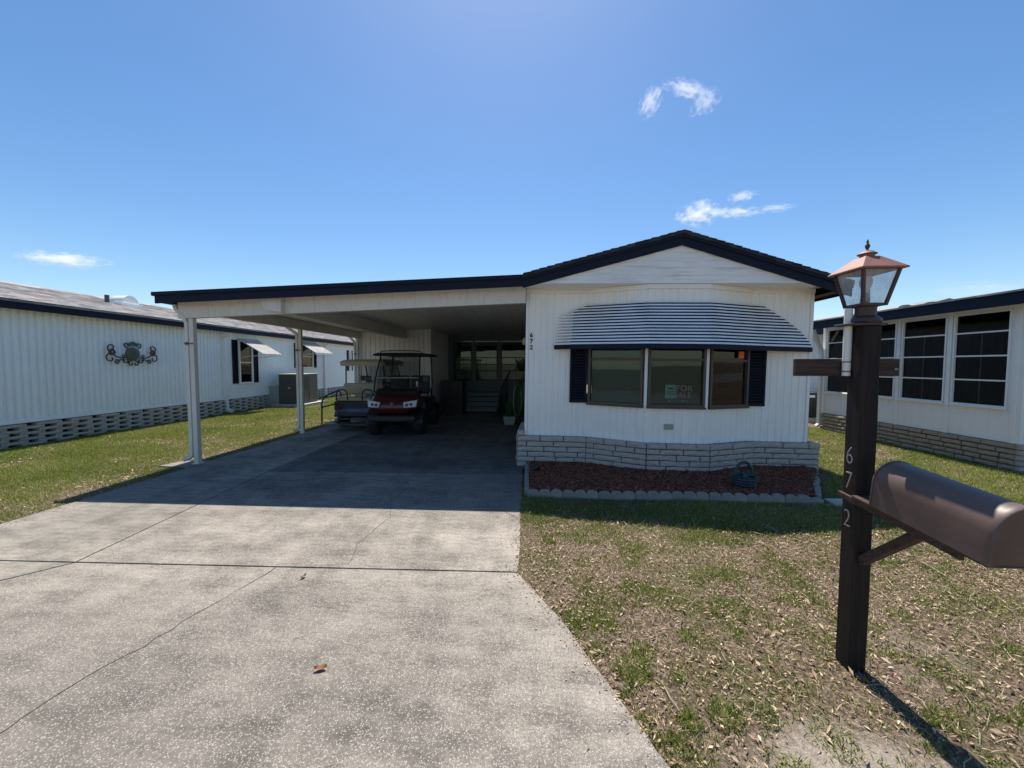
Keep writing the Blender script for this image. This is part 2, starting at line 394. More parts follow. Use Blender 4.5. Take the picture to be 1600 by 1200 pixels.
# ------------------------------------------------------------------ mesh helpers
class MB:
    def __init__(s, mat=None):
        s.v, s.f, s.M = [], [], mat
    def add(s, vs, fs):
        o = len(s.v)
        for p in vs:
            p = Vector(p)
            s.v.append(s.M @ p if s.M is not None else p)
        s.f += [tuple(i + o for i in f) for f in fs]
        return s
    def box(s, x0, x1, y0, y1, z0, z1):
        v = [(x0, y0, z0), (x1, y0, z0), (x1, y1, z0), (x0, y1, z0), (x0, y0, z1), (x1, y0, z1), (x1, y1, z1), (x0, y1, z1)]
        return s.add(v, [(0, 3, 2, 1), (4, 5, 6, 7), (0, 1, 5, 4), (1, 2, 6, 5), (2, 3, 7, 6), (3, 0, 4, 7)])
    def hexa(s, b, t):
        """bottom and top outlines (same count)"""
        n = len(b)
        f = [tuple(reversed(range(n))), tuple(range(n, 2 * n))]
        f += [(i, (i + 1) % n, n + (i + 1) % n, n + i) for i in range(n)]
        return s.add(list(b) + list(t), f)
    def prism(s, poly, axis, a, b):
        def P(p, c):
            return {'x': (c, p[0], p[1]), 'y': (p[0], c, p[1]), 'z': (p[0], p[1], c)}[axis]
        return s.hexa([P(p, a) for p in poly], [P(p, b) for p in poly])
    def loft(s, rings, cap=True):
        n = len(rings[0])
        vs = [p for r in rings for p in r]
        fs = []
        for k in range(len(rings) - 1):
            for i in range(n):
                j = (i + 1) % n
                fs.append((k * n + i, k * n + j, (k + 1) * n + j, (k + 1) * n + i))
        if cap:
            fs += [tuple(reversed(range(n))), tuple((len(rings) - 1) * n + i for i in range(n))]
        return s.add(vs, fs)
    def tube(s, pts, r, n=8, cap=True, flat=None):
        pts = [Vector(p) for p in pts]
        rings, up = [], None
        for i, p in enumerate(pts):
            d = (pts[min(i + 1, len(pts) - 1)] - pts[max(i - 1, 0)])
            d = d.normalized() if d.length > 1e-9 else Vector((0, 0, 1))
            if up is None:
                up = Vector((0, 0, 1)) if abs(d.z) < 0.9 else Vector((0, 1, 0))
            a = d.cross(up)
            a = a.normalized() if a.length > 1e-6 else Vector((1, 0, 0))
            b = a.cross(d).normalized()
            up = b
            rr = r[i] if isinstance(r, (list, tuple)) else r
            if flat:     # rectangular section
                hx, hy = flat
                rings.append([p + a * hx + b * hy, p - a * hx + b * hy, p - a * hx - b * hy, p + a * hx - b * hy])
            else:
                rings.append([p + (a * math.cos(t) + b * math.sin(t)) * rr for t in [2 * math.pi * k / n for k in range(n)]])
        return s.loft(rings, cap)
    def lathe(s, prof, c=(0, 0, 0), n=16, axis='z'):
        rings = []
        for r, h in prof:
            ring = []
            for k in range(n):
                t = 2 * math.pi * k / n
                q = (r * math.cos(t), r * math.sin(t), h)
                if axis == 'x': q = (h, q[0], q[1])
                if axis == 'y': q = (q[0], h, q[1])
                ring.append((c[0] + q[0], c[1] + q[1], c[2] + q[2]))
            rings.append(ring)
        return s.loft(rings)
    def ball(s, c, rx, ry=None, rz=None, n=10, m=6):
        ry = ry or rx; rz = rz or rx
        rings = []
        for k in range(m + 1):
            ph = -math.pi / 2 + math.pi * k / m
            cr = max(math.cos(ph), 0.02)
            rings.append([(c[0] + rx * cr * math.cos(2 * math.pi * i / n), c[1] + ry * cr * math.sin(2 * math.pi * i / n), c[2] + rz * math.sin(ph)) for i in range(n)])
        return s.loft(rings)
    def rbox(s, x0, x1, y0, y1, z0, z1, r=0.03, n=3):
        """box whose vertical and top/bottom edges are rounded"""
        def ring(z, ins):
            pts = []
            rr = r
            for cx, cy, a0 in ((x1 - rr, y1 - rr, 0), (x0 + rr, y1 - rr, 90), (x0 + rr, y0 + rr, 180), (x1 - rr, y0 + rr, 270)):
                for k in range(n + 1):
                    a = R(a0 + 90 * k / n)
                    q = rr - ins
                    pts.append((cx + q * math.cos(a), cy + q * math.sin(a), z))
            return pts
        rings = []
        for k in range(n + 1):
            a = R(90 * k / n)
            rings.append(ring(z0 + r * (1 - math.sin(a)), r * (1 - math.cos(a)) if k < n else 0)) if False else None
        rings = []
        for k in range(n + 1):
            a = R(90 * k / n)
            rings.append(ring(z0 + r - r * math.cos(a), r - r * math.sin(a)))
        for k in range(n + 1):
            a = R(90 * k / n)
            rings.append(ring(z1 - r + r * math.sin(a), r - r * math.cos(a)))
        return s.loft(rings)
    def mesh(s, name, smooth=False):
        me = bpy.data.meshes.new(name)
        me.from_pydata([tuple(p) for p in s.v], [], s.f)
        bm = bmesh.new()
        bm.from_mesh(me)
        bmesh.ops.recalc_face_normals(bm, faces=bm.faces)
        bm.to_mesh(me)
        bm.free()
        if smooth:
            me.polygons.foreach_set('use_smooth', [True] * len(me.polygons))
            try:
                me.set_sharp_from_angle(angle=R(38))
            except Exception:
                pass
        return me

OFF = {}
def thing(name, label, cat, loc=(0, 0, 0), rot=(0, 0, 0), group=None):
    o = bpy.data.objects.new(name, None)
    COL.objects.link(o)
    o.location = loc
    o.rotation_euler = rot
    o.empty_display_size = 0.2
    o['label'] = label
    o['category'] = cat
    if group: o['group'] = group
    OFF[o.name] = Vector(loc) if not any(rot) else Vector((0, 0, 0))
    return o

def obj(name, mb, mat, parent=None, smooth=False, bevel=0.0, label=None, kind=None, local=False):
    me = mb if isinstance(mb, bpy.types.Mesh) else mb.mesh(name, smooth)
    o = bpy.data.objects.new(name, me)
    COL.objects.link(o)
    for m_ in (mat if isinstance(mat, (list, tuple)) else [mat]):
        if m_ and not (isinstance(mb, bpy.types.Mesh) and len(me.materials)):
            me.materials.append(m_)
    if parent is not None:
        o.parent = parent
        off = OFF.get(parent.name, Vector((0, 0, 0)))
        OFF[o.name] = off
        if not local and off.length > 0 and not isinstance(mb, bpy.types.Mesh):
            me.transform(Matrix.Translation(-off))
    if bevel:
        b = o.modifiers.new('bevel', 'BEVEL')
        b.width = bevel
        b.segments = 2
        b.limit_method = 'ANGLE'
        b.angle_limit = R(40)
    if label: o['label'] = label
    if kind: o['kind'] = kind
    return o

def single(name, mb, mat, label, cat, group=None, **kw):
    o = obj(name, mb, mat, None, **kw)
    o['label'] = label
    o['category'] = cat
    if group: o['group'] = group
    return o

def struct(name, mb, mat, parent=None, **kw):
    o = obj(name, mb, mat, parent, **kw)
    if parent is None: o['kind'] = 'structure'
    return o

def seg(p0, p1, z=0.0):
    """frame on a wall line: X along p0->p1, Y into the wall, Z up (outside is to the right of travel)"""
    t = Vector((p1[0] - p0[0], p1[1] - p0[1], 0)).normalized()
    inn = Vector((-t.y, t.x, 0))
    m = Matrix.Identity(4)
    for i in range(3):
        m[i][0], m[i][1], m[i][3] = t[i], inn[i], (p0[0], p0[1], z)[i]
    m[2][2] = 1
    return m

def seglen(p0, p1):
    return math.hypot(p1[0] - p0[0], p1[1] - p0[1])

def ribbed(mb, path, z0, z1, period=0.1, depth=0.01, flat=0.7):
    """corrugated sheet following a path of (x, y) points"""
    pts = []
    for p0, p1 in zip(path, path[1:]):
        L = seglen(p0, p1)
        n = max(1, round(L / period))
        per = L / n
        t = ((p1[0] - p0[0]) / L, (p1[1] - p0[1]) / L)
        nn = (t[1], -t[0])
        for k in range(n):
            for f, d in ((0, 0), (flat, 0), (flat + (1 - flat) * 0.25, -depth), (flat + (1 - flat) * 0.75, -depth)):
                s_ = (k + f) * per
                pts.append((p0[0] + t[0] * s_ + nn[0] * d, p0[1] + t[1] * s_ + nn[1] * d))
    pts.append(path[-1])
    Z0 = z0 if callable(z0) else (lambda x, y: z0)
    Z1 = z1 if callable(z1) else (lambda x, y: z1)
    vs = [(x, y, Z0(x, y)) for x, y in pts] + [(x, y, Z1(x, y)) for x, y in pts]
    n = len(pts)
    mb.add(vs, [(i, i + 1, n + i + 1, n + i) for i in range(n - 1)])
    return mb

def text_mesh(body, size, extr=0.002, M4=None, bold=0.0, align='CENTER'):
    c = bpy.data.curves.new('txt', 'FONT')
    c.body = body
    c.size = size
    c.extrude = extr
    c.offset = bold
    c.align_x = align
    c.align_y = 'CENTER'
    c.resolution_u = 4
    o = bpy.data.objects.new('txt', c)
    COL.objects.link(o)
    dg = bpy.context.evaluated_depsgraph_get()
    me = bpy.data.meshes.new_from_object(o.evaluated_get(dg))
    bpy.data.objects.remove(o)
    if M4 is not None: me.transform(M4)
    me.materials.clear()
    return me

def copy_tree(o, parent=None):
    c = o.copy()
    COL.objects.link(c)
    if parent is not None: c.parent = parent
    OFF[c.name] = OFF.get(o.name, Vector())
    for ch in list(o.children):
        copy_tree(ch, c)
    return c

# ------------------------------------------------------------------ numpy scatter helpers
def vnoise(x, y, sc, seed=0):
    x = np.asarray(x) * sc; y = np.asarray(y) * sc
    xi = np.floor(x).astype(np.int64); yi = np.floor(y).astype(np.int64)
    fx = x - xi; fy = y - yi
    fx = fx * fx * (3 - 2 * fx); fy = fy * fy * (3 - 2 * fy)
    def h(a, b):
        k = (a * 374761393 + b * 668265263 + seed * 974634777) & 0x7fffffff
        k = ((k ^ (k >> 13)) * 1274126177) & 0x7fffffff
        return ((k ^ (k >> 16)) & 0xffff) / 65535.0
    return (h(xi, yi) * (1 - fx) + h(xi + 1, yi) * fx) * (1 - fy) + (h(xi, yi + 1) * (1 - fx) + h(xi + 1, yi + 1) * fx) * fy
def fbm(x, y, sc, seed=0):
    return (vnoise(x, y, sc, seed) + 0.5 * vnoise(x, y, sc * 2.1, seed + 1) + 0.25 * vnoise(x, y, sc * 4.3, seed + 2)) / 1.75

def raw_mesh(name, verts, quads, tris, tint):
    me = bpy.data.meshes.new(name)
    nv = len(verts)
    me.vertices.add(nv)
    me.vertices.foreach_set('co', verts.astype(np.float32).ravel())
    loops = np.concatenate([quads.ravel(), tris.ravel()]).astype(np.int32)
    nq, ntr = len(quads), len(tris)
    me.loops.add(len(loops))
    me.loops.foreach_set('vertex_index', loops)
    me.polygons.add(nq + ntr)
    st = np.concatenate([np.arange(nq) * 4, nq * 4 + np.arange(ntr) * 3]).astype(np.int32)
    me.polygons.foreach_set('loop_start', st)
    me.update(calc_edges=True)
    a = me.attributes.new('tint', 'FLOAT', 'POINT')
    a.data.foreach_set('value', tint.astype(np.float32))
    return me

def blades(name, x, y, z, h, w, lean, tint, mat, label, cat_kind='stuff'):
    n = len(x)
    az = rng.uniform(0, 2 * np.pi, n)
    la = rng.uniform(0, 2 * np.pi, n)
    ax, ay = np.cos(az) * w / 2, np.sin(az) * w / 2
    lx, ly = np.cos(la) * lean * h, np.sin(la) * lean * h
    hz = h * np.sqrt(np.maximum(0.03, 1 - np.minimum(lean, 0.98) ** 2))
    V = np.zeros((n, 5, 3))
    V[:, 0] = np.stack([x - ax, y - ay, z], 1)
    V[:, 1] = np.stack([x + ax, y + ay, z], 1)
    V[:, 2] = np.stack([x + ax * .8 + lx * .4, y + ay * .8 + ly * .4, z + hz * .6], 1)
    V[:, 3] = np.stack([x - ax * .8 + lx * .4, y - ay * .8 + ly * .4, z + hz * .6], 1)
    V[:, 4] = np.stack([x + lx, y + ly, z + hz], 1)
    b = np.arange(n)[:, None] * 5
    q = b + np.array([0, 1, 2, 3]); t = b + np.array([3, 2, 4])
    me = raw_mesh(name, V.reshape(-1, 3), q, t, np.repeat(tint, 5))
    o = obj(name, me, mat)
    o['kind'] = cat_kind
    if label: o['label'] = label
    return o

def leaves(name, x, y, z, l, w, tint, mat, label, curl=0.35, tilt=0.35):
    n = len(x)
    az = rng.uniform(0, 2 * np.pi, n)
    dx, dy = np.cos(az), np.sin(az)
    px_, py_ = -dy, dx
    c = rng.uniform(0.1, 1, n) * curl * w
    tz = rng.uniform(-tilt, tilt, n) * l
    tz2 = rng.uniform(-tilt, tilt, n) * w
    V = np.zeros((n, 6, 3))
    def P(a, b, h):
        return np.stack([x + dx * l * a + px_ * w * b, y + dy * l * a + py_ * w * b, z + h + tz * a + tz2 * b + 0.3 * np.abs(tz) + .3 * np.abs(tz2)], 1)
    V[:, 0] = P(-.5, 0, 0)
    V[:, 1] = P(-.1, -.5, c)
    V[:, 2] = P(.5, 0, 0.3 * c)
    V[:, 3] = P(-.1, .5, c)
    V[:, 4] = P(-.1, 0, -0.002)
    V[:, 5] = P(-.6, 0, 0)
    b = np.arange(n)[:, None] * 6
    t = np.concatenate([b + np.array([0, 1, 4]), b + np.array([1, 2, 4]), b + np.array([2, 3, 4]), b + np.array([3, 0, 4])])
    me = raw_mesh(name, V.reshape(-1, 3), np.zeros((0, 4), int), t, np.repeat(tint, 6))
    o = obj(name, me, mat)
    o['kind'] = 'stuff'
    if label: o['label'] = label
    return o

# ------------------------------------------------------------------ ground and driveway
LAWN = -0.025
gx = np.concatenate([[-900, -300, -100, -40], np.arange(-24, 24.1, 0.4), [40, 100, 300, 900]])
gy = np.concatenate([[-900, -300, -100, -30], np.arange(-8, 30.1, 0.4), [45, 100, 300, 900]])
def lawn_z(x, y):
    return LAWN + 0.012 * (fbm(x, y, 0.9, 5) - 0.5) * 2
gx = np.unique(np.round(np.concatenate([gx, np.arange(-.2, 3.6, .1)]), 4))
gy = np.unique(np.round(np.concatenate([gy, np.arange(.4, 3.0, .1)]), 4))
def sand(x, y):
    """0..1: bare sandy soil near the mouth of the driveway and in a few worn spots"""
    f = fbm(x, y, 2.6, 81)
    a = np.clip((1.80 - y) * 2.2, 0, 1) * np.clip((x - .3) * 4, 0, 1) * np.clip((2.4 - x) * 1.5, 0, 1)
    return np.clip((a * .75 + f - .72) * 3.2, 0, 1) * np.clip((x + .2) * 5, 0, 1)
GX, GY = np.meshgrid(gx, gy)
GZ = lawn_z(GX, GY)
vs = np.stack([GX, GY, GZ], -1).reshape(-1, 3)
nx = len(gx)
qs = [(j * nx + i, j * nx + i + 1, (j + 1) * nx + i + 1, (j + 1) * nx + i) for j in range(len(gy) - 1) for i in range(nx - 1)]
mb = MB(); mb.v = [Vector(p) for p in vs]; mb.f = qs
g = struct('ground', mb, M['soil'], smooth=True)
at_ = g.data.attributes.new('sand', 'FLOAT', 'POINT')
at_.data.foreach_set('value', sand(GX.ravel(), GY.ravel()).astype(np.float32))

struct('road', MB().box(-60, 60, -10.5, -3.05, -.2, -.012), pm('worn_asphalt', (.17, .165, .16), .9, var=.2, scale=3, bump=.4))
def poly_slab(mb, poly, z0, z1):
    return mb.prism(poly, 'z', z0, z1)
RFL = [(-0.075, 2.89), (0.19, 2.40), (0.36, 1.985), (0.575, 1.47), (1.0, 0.6), (1.9, -0.9), (2.2, -3)]
LFL = [(-3.66, 2.89), (-3.92, 2.60), (-4.5, 1.95), (-5.6, 0.5), (-6.0, -3)]
def jit(a, b, n, amp, seed):
    r = random.Random(seed)
    out = []
    for k in range(n + 1):
        t = k / n
        j = 0 if k in (0, n) else r.uniform(-amp, amp)
        out.append((a[0] + (b[0] - a[0]) * t + j * (abs(b[1] - a[1]) > abs(b[0] - a[0])), a[1] + (b[1] - a[1]) * t + j * (abs(b[1] - a[1]) <= abs(b[0] - a[0]))))
    return out
drive = struct('driveway', poly_slab(MB(), [(-5.27, 2.0), (-4.6, 1.9), (-5.9, 0.3), (-5.9, -2.9), (2.0, -2.9), (0.9, 0.6), (0.25, 2.0), (-0.09, 2.8), (-0.09, 15.2), (-5.27, 15.2)], -0.12, -0.022), M['joint'])
def slab(poly, mat):
    m_ = MB()
    poly_slab(m_, poly, -0.11, 0.0)
    return obj('slab', m_, mat, drive, bevel=0.004)
apron = list(reversed(LFL)) + [(p[0], p[1]) for p in RFL]
def ragged(pts, seed):
    r = random.Random(seed)
    out = [pts[0]]
    for p, q in zip(pts, pts[1:]):
        n = max(1, int(seglen(p, q) / .09))
        out += [(p[0] + (q[0] - p[0]) * k / n + r.uniform(-.007, .007), p[1] + (q[1] - p[1]) * k / n + r.uniform(-.007, .007)) for k in range(1, n)] + [q]
    return out
apron = list(reversed(LFL)) + ragged(RFL, 3)
slab([(x, y - 0.006) for x, y in apron], M['agg'])
slab([(-3.665, 2.90)] + jit((-3.665, 2.90), (-0.075, 2.90), 8, 0, 1)[1:] + jit((-0.075, 2.90), (-0.075, 5.545), 8, 0.006, 2)[1:] + [(-3.90, 5.545)], M['agg'])
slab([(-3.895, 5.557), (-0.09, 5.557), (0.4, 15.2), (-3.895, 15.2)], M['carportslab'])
slab(jit((-5.31, 2.90), (-5.30, 2.90), 1, 0, 1)[:1] + [(-3.68, 2.90), (-3.912, 5.545), (-3.91, 15.2), (-5.29, 15.2)] + jit((-5.29, 9), (-5.31, 2.95), 14, 0.015, 3), M['smooth'])
slab([(-5.33, 2.885), (-5.42, 1.1), (-4.515, 1.95), (-3.935, 2.60), (-3.68, 2.885)], M['smooth'])
slab([(-5.85, 5.78), (-5.32, 5.72), (-5.32, 6.15), (-5.75, 6.1)], M['smooth'])
# hairline cracks in the apron and the middle slab
def crack(pts, w, seed):
    r = random.Random(seed)
    full = []
    for p0, p1 in zip(pts, pts[1:]):
        n = max(2, int(seglen(p0, p1) / 0.07))
        for k in range(n):
            t = k / n
            full.append((p0[0] + (p1[0] - p0[0]) * t + r.uniform(-.012, .012), p0[1] + (p1[1] - p0[1]) * t + r.uniform(-.012, .012)))
    full.append(pts[-1])
    L, Rr = [], []
    for i, p in enumerate(full):
        q0, q1 = full[max(i - 1, 0)], full[min(i + 1, len(full) - 1)]
        d = (q1[0] - q0[0], q1[1] - q0[1]); l = math.hypot(*d) or 1
        ww = w * r.uniform(0.25, 1.0)
        L.append((p[0] - d[1] / l * ww, p[1] + d[0] / l * ww, 0.0022))
        Rr.append((p[0] + d[1] / l * ww, p[1] - d[0] / l * ww, 0.0022))
    n = len(full)
    m_ = MB().add(L + Rr, [(i, i + 1, n + i + 1, n + i) for i in range(n - 1)])
    o = obj('crack', m_, M['joint'], drive)
    return o
crack([(-1.98, 2.88), (-2.06, 2.55), (-2.12, 2.37), (-2.18, 2.02), (-2.26, 1.8), (-2.30, 1.45), (-2.2, 0.9)], 0.0035, 1)
crack([(-1.9, 5.5), (-1.55, 4.9), (-1.62, 4.4), (-1.45, 3.9), (-1.52, 3.3), (-1.44, 2.95)], 0.003, 2)
crack([(-0.1, 3.95), (-0.5, 4.35), (-1.2, 4.42)], 0.003, 4)

# ------------------------------------------------------------------ brick pieces shared by the skirtings
def brick_mesh(name, mat, seed, nx_=5, nz_=3, rough=0.10):
    r = random.Random(seed)
    m_ = MB()
    vs, fs = [], []
    for k in range(nz_ + 1):
        for i in range(nx_ + 1):
            edge = i in (0, nx_) or k in (0, nz_)
            vs.append((-.5 + i / nx_ + (r.uniform(-.006, .006) if edge else 0), -.5 + (r.uniform(.02, .14) if edge else r.uniform(-.10, .06)) * (rough / .10), -.5 + k / nz_ + (r.uniform(-.02, .02) if edge else 0)))
    w = nx_ + 1
    for k in range(nz_):
        for i in range(nx_):
            fs.append((k * w + i, k * w + i + 1, (k + 1) * w + i + 1, (k + 1) * w + i))
    b = len(vs)
    vs += [(-.5, .5, -.5), (.5, .5, -.5), (.5, .5, .5), (-.5, .5, .5)]
    fs += [tuple([b, b + 1] + [i for i in range(nx_, -1, -1)]), tuple([b + 2, b + 3] + [nz_ * w + i for i in range(nx_ + 1)]),
           tuple([b + 3, b] + [k * w for k in range(nz_ + 1)]), tuple([b + 1, b + 2] + [k * w + nx_ for k in range(nz_, -1, -1)])]
    m_.add(vs, fs)
    me = m_.mesh(name)
    me.materials.append(mat)
    return me
def brick_run(parent, p0, p1, meshes, z0, courses, ch, lens, depth, r, out=0.0, off=Vector((0, 0, 0)), ends=(0, 0), gap=0.0125):
    Mx = seg(p0, p1)
    L = seglen(p0, p1)
    for c in range(courses):
        s_ = -ends[0]
        end = L + ends[1]
        first = True
        while s_ < end - 0.02:
            l = r.choice(lens)
            if first and c % 2: l *= 0.45
            first = False
            if end - (s_ + l) < 0.12: l = end - s_
            g_ = gap
            o = bpy.data.objects.new('brick', r.choice(meshes))
            COL.objects.link(o)
            o.parent = parent
            loc = Matrix.Translation((s_ + l / 2, -out - .012 + r.uniform(-.006, .006), z0 + ch * (c + .5)))
            o.matrix_local = Matrix.Translation(-off) @ Mx @ loc @ Matrix.Diagonal((l - g_, depth, ch - g_, 1))
            s_ += l
BR = [brick_mesh('brick', M['brick'], s_) for s_ in range(7)]
BT = [brick_mesh('brick', M['tanbrick'], s_ + 40) for s_ in range(7)]

# ------------------------------------------------------------------ window helper
def window_unit(parent, p0, p1, z0, z1, fw=0.045, dep=0.06, mat=None, hb=(), vb=(), glass=None, back=None, backmat=None, blind=None, y=0.0, bar=0.018, name='window'):
    Mx = seg(p0, p1)
    L = seglen(p0, p1)
    m_ = MB(Mx)
    m_.box(0, fw, y - dep / 2, y + dep / 2, z0, z1).box(L - fw, L, y - dep / 2, y + dep / 2, z0, z1)
    m_.box(fw, L - fw, y - dep / 2, y + dep / 2, z0, z0 + fw).box(fw, L - fw, y - dep / 2, y + dep / 2, z1 - fw, z1)
    for h in hb: m_.box(fw, L - fw, y - dep / 2 + .006, y + dep / 2 - .006, h - bar, h + bar)
    w = obj(name, m_, mat, parent, bevel=0.003)
    for s_, a, b in vb: obj('screen_bar', MB(Mx).box(s_ - bar * .6, s_ + bar * .6, y + .0005, y + .0035, a, b), M['bronze'], w)
    zs = [z0 + fw] + [h for h in hb] + [z1 - fw]
    for a, b in zip(zs, zs[1:]):
        obj('pane', MB(Mx).box(fw * .9, L - fw * .9, y + .004, y + .009, a, b), glass, w)
    if blind == 'slats':
        bm_ = MB(Mx)
        zz = z0 + fw + .01
        while zz < z1 - fw - .01:
            bm_.add([(fw, y + .055, zz), (L - fw, y + .055, zz), (L - fw, y + .072, zz + .021), (fw, y + .072, zz + .021)], [(0, 1, 2, 3)])
            zz += 0.0235
        obj('blind', bm_, M['blind'], w, kind='stuff')
    if blind == 'shade':
        obj('shade', MB(Mx).box(fw, L - fw, y + .05, y + .055, z0 + fw, z1 - fw), M['shade'], w)
    if back is not None:
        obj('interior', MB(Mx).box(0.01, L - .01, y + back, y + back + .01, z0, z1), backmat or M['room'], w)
    return w

def shutter_mb(Mx, s0, s1, z0, z1, y=-0.03):
    m_ = MB(Mx)
    m_.box(s0, s0 + .03, y, y + .028, z0, z1).box(s1 - .03, s1, y, y + .028, z0, z1)
    m_.box(s0 + .03, s1 - .03, y, y + .028, z0, z0 + .04).box(s0 + .03, s1 - .03, y, y + .028, z1 - .04, z1)
    m_.box(s0 + .005, s1 - .005, y + .0285, y + .0335, z0 + .005, z1 - .005)
    n = int((z1 - z0 - .08) / .042)
    for k in range(n):
        a = z0 + .04 + (z1 - z0 - .08) * k / n
        m_.hexa([(s0 + .03, y + .002, a), (s1 - .03, y + .002, a), (s1 - .03, y + .026, a + .022), (s0 + .03, y + .026, a + .022)],
                [(s0 + .03, y + .002, a + .010), (s1 - .03, y + .002, a + .010), (s1 - .03, y + .026, a + .034), (s0 + .03, y + .026, a + .034)])
    return m_

# ================================================================== the white mobile home in the middle
home = thing('mobile_home', 'white ribbed mobile home with navy gable trim and a bay window under a slatted awning', 'mobile home', (-0.03, 6.08, 0), (0, R(0.75), R(-2.0)))
BAY = [(0.93, 0), (1.74, -0.35), (2.60, -0.35), (3.36, 0)]
wl = MB()
ribbed(wl, [(0.015, 0), (0.93, 0)], 0.482, 2.79, 0.102, 0.009, 0.72)
ribbed(wl, [(3.36, 0), (4.19, 0)], 0.482, 2.79, 0.102, 0.009, 0.72)
ribbed(wl, BAY, 0.482, 1.0, 0.102, 0.009, 0.72)
ribbed(wl, BAY, 2.0, 2.79, 0.102, 0.009, 0.72)
obj('wall', wl, M['siding'], home)
for pa, zt_ in (([(-0.03, 16.5), (-0.03, 0.05)], 2.79), ([(4.235, 0.05), (4.235, 16.5)], 2.79), ([(4.235, 16.5), (-0.03, 16.5)], 3.2)):
    obj('wall', ribbed(MB(), pa, 0.482, zt_, 0.15, 0.012, 0.7), M['siding'], home)
for x0, x1 in ((-0.034, 0.012), (4.193, 4.239)):
    obj('corner_trim', MB().box(x0, x1, -0.006, 0.05, 0.482, 2.785), M['white'], home, bevel=0.003)
for (p0, p1) in (((-.03, 0), BAY[0]), (BAY[0], BAY[1]), (BAY[1], BAY[2]), (BAY[2], BAY[3]), (BAY[3], (4.235, 0))):
    obj('eave_trim', MB(seg(p0, p1)).box(-.004, seglen(p0, p1) + .004, -0.022, -.001, 2.715, 2.782), M['white'], home, bevel=0.004)
for p in BAY[1:3]:
    obj('mullion', MB().box(p[0] - .022, p[0] + .022, p[1] - .012, p[1] + .05, 0.985, 2.03), M['white'], home, bevel=0.004)
W1 = ((0.955, -0.010), (1.705, -0.336)); W2 = ((1.766, -0.352), (2.574, -0.352)); W3 = ((2.632, -0.336), (3.325, -0.016))
for (p0, p1), bl, hb in ((W1, 'shade', 1.705), (W2, 'slats', 1.70), (W3, 'slats', 1.70)):
    w = window_unit(home, p0, p1, 1.012, 1.99, 0.038, 0.07, M['bronze'], (hb,), (), M['glass'], 0.30, None, bl)
    obj('sill', MB(seg(p0, p1)).box(-.01, seglen(p0, p1) + .01, -.055, .0, .992, 1.016), M['bronze'], w, bevel=0.003)
Mw = seg((0, 0), (1, 0))
for s0, s1 in ((0.665, 0.925), (3.325, 3.585)):
    obj('shutter', shutter_mb(Mw, s0, s1, 1.02, 1.98, -0.036), M['shutter'], home)
obj('vent_plate', MB().box(2.02, 2.145, -0.368, -0.352, 0.685, 0.765).box(2.032, 2.133, -0.371, -0.368, 0.70, 0.718).box(2.032, 2.133, -0.371, -0.368, 0.732, 0.75), M['ductgrey'], home)
for ch, z in (('6', 2.063), ('7', 1.968), ('2', 1.873)):
    m4 = Matrix.Translation((0.055, -0.008, z)) @ Matrix.Rotation(R(90), 4, 'X')
    obj('house_number', text_mesh(ch, 0.098, 0.004, m4, 0.0025), M['black'], home)
# gable boards, soffit, rake trim, roof
xl = lambda z: -0.078 + (z - 2.743) / 0.2504
xr = lambda z: 4.182 - (z - 2.724) / 0.289
gm = (M['gable'])
zb = 2.787
k = 0
while zb < 3.33:
    zt = min(zb + 0.108, 3.36)
    a0, a1 = max(xl(zb - .07), -0.02), xr(zb - .05)
    b0, b1 = xl(zt - .07), xr(zt - .05)
    if b0 > b1: b0 = b1 = (b0 + b1) / 2
    b0 = max(b0, a0)
    m_ = MB().hexa([(a0, -.415, zb), (a1, -.415, zb), (a1, -.38, zb), (a0, -.38, zb)], [(b0, -.403, zt), (b1 + .001, -.403, zt), (b1 + .001, -.38, zt), (b0, -.38, zt)])
    obj('board', m_, gm, home, bevel=0.002)
    zb += 0.106
obj('soffit', MB().box(-0.04, 4.30, -0.414, -0.012, 2.784, 2.7865 + .01).box(0.2, 1.05, -.10, -.06, 2.77, 2.7835).box(3.0, 4.1, -.10, -.06, 2.77, 2.7835), M['white'], home)
def rake(m_, p, q, h0, h1, y0, y1):
    m_.prism([(p[0], p[1] - h0), (q[0], q[1] - h0), (q[0], q[1] - h1), (p[0], p[1] - h1)], 'y', y0, y1)
PK, LE, RE = (2.167, 3.49), (-0.070, 2.90), (4.43, 2.775)
for a, b in ((PK, LE), (PK, RE)):
    m_ = MB(); rake(m_, a, b, 0.055, 0.185, -0.445, -0.416)
    obj('rake_fascia', m_, M['navy'], home, bevel=0.004)
    m_ = MB(); rake(m_, a, b, 0.0, 0.075, -0.465, -0.446)
    obj('drip_edge', m_, M['navy'], home, bevel=0.004)
rf = MB()
rake(rf, PK, LE, -0.012, 0.03, -0.475, 16.6)
rake(rf, PK, RE, -0.012, 0.03, -0.475, 16.6)
roof = obj('roof', rf, M['roof_dark'], home)
r_ = random.Random(3)
for a, b in ((PK, LE), (PK, RE)):      # shingle tabs showing along the rake edge
    n = 20
    m_ = MB()
    for k in range(n):
        t0, t1 = k / n, (k + .93) / n
        p = (a[0] + (b[0] - a[0]) * t0, a[1] + (b[1] - a[1]) * t0 + .012 + r_.uniform(0, .006))
        q = (a[0] + (b[0] - a[0]) * t1, a[1] + (b[1] - a[1]) * t1 + .020 + r_.uniform(0, .006))
        rake(m_, p, q, 0.0, 0.012, -0.482, 16.6)
    obj('shingle_courses', m_, M['roof_dark'], roof, kind='stuff')
obj('eave_fascia', MB().box(4.40, 4.43, -0.414, 16.5, 2.63, 2.765), M['navy'], home, bevel=0.004)
obj('eave_soffit', MB().box(4.24, 4.399, -0.41, 16.5, 2.665, 2.675), M['lampbrown'], home)  # dark brown colour carries the shade of the eave's underside
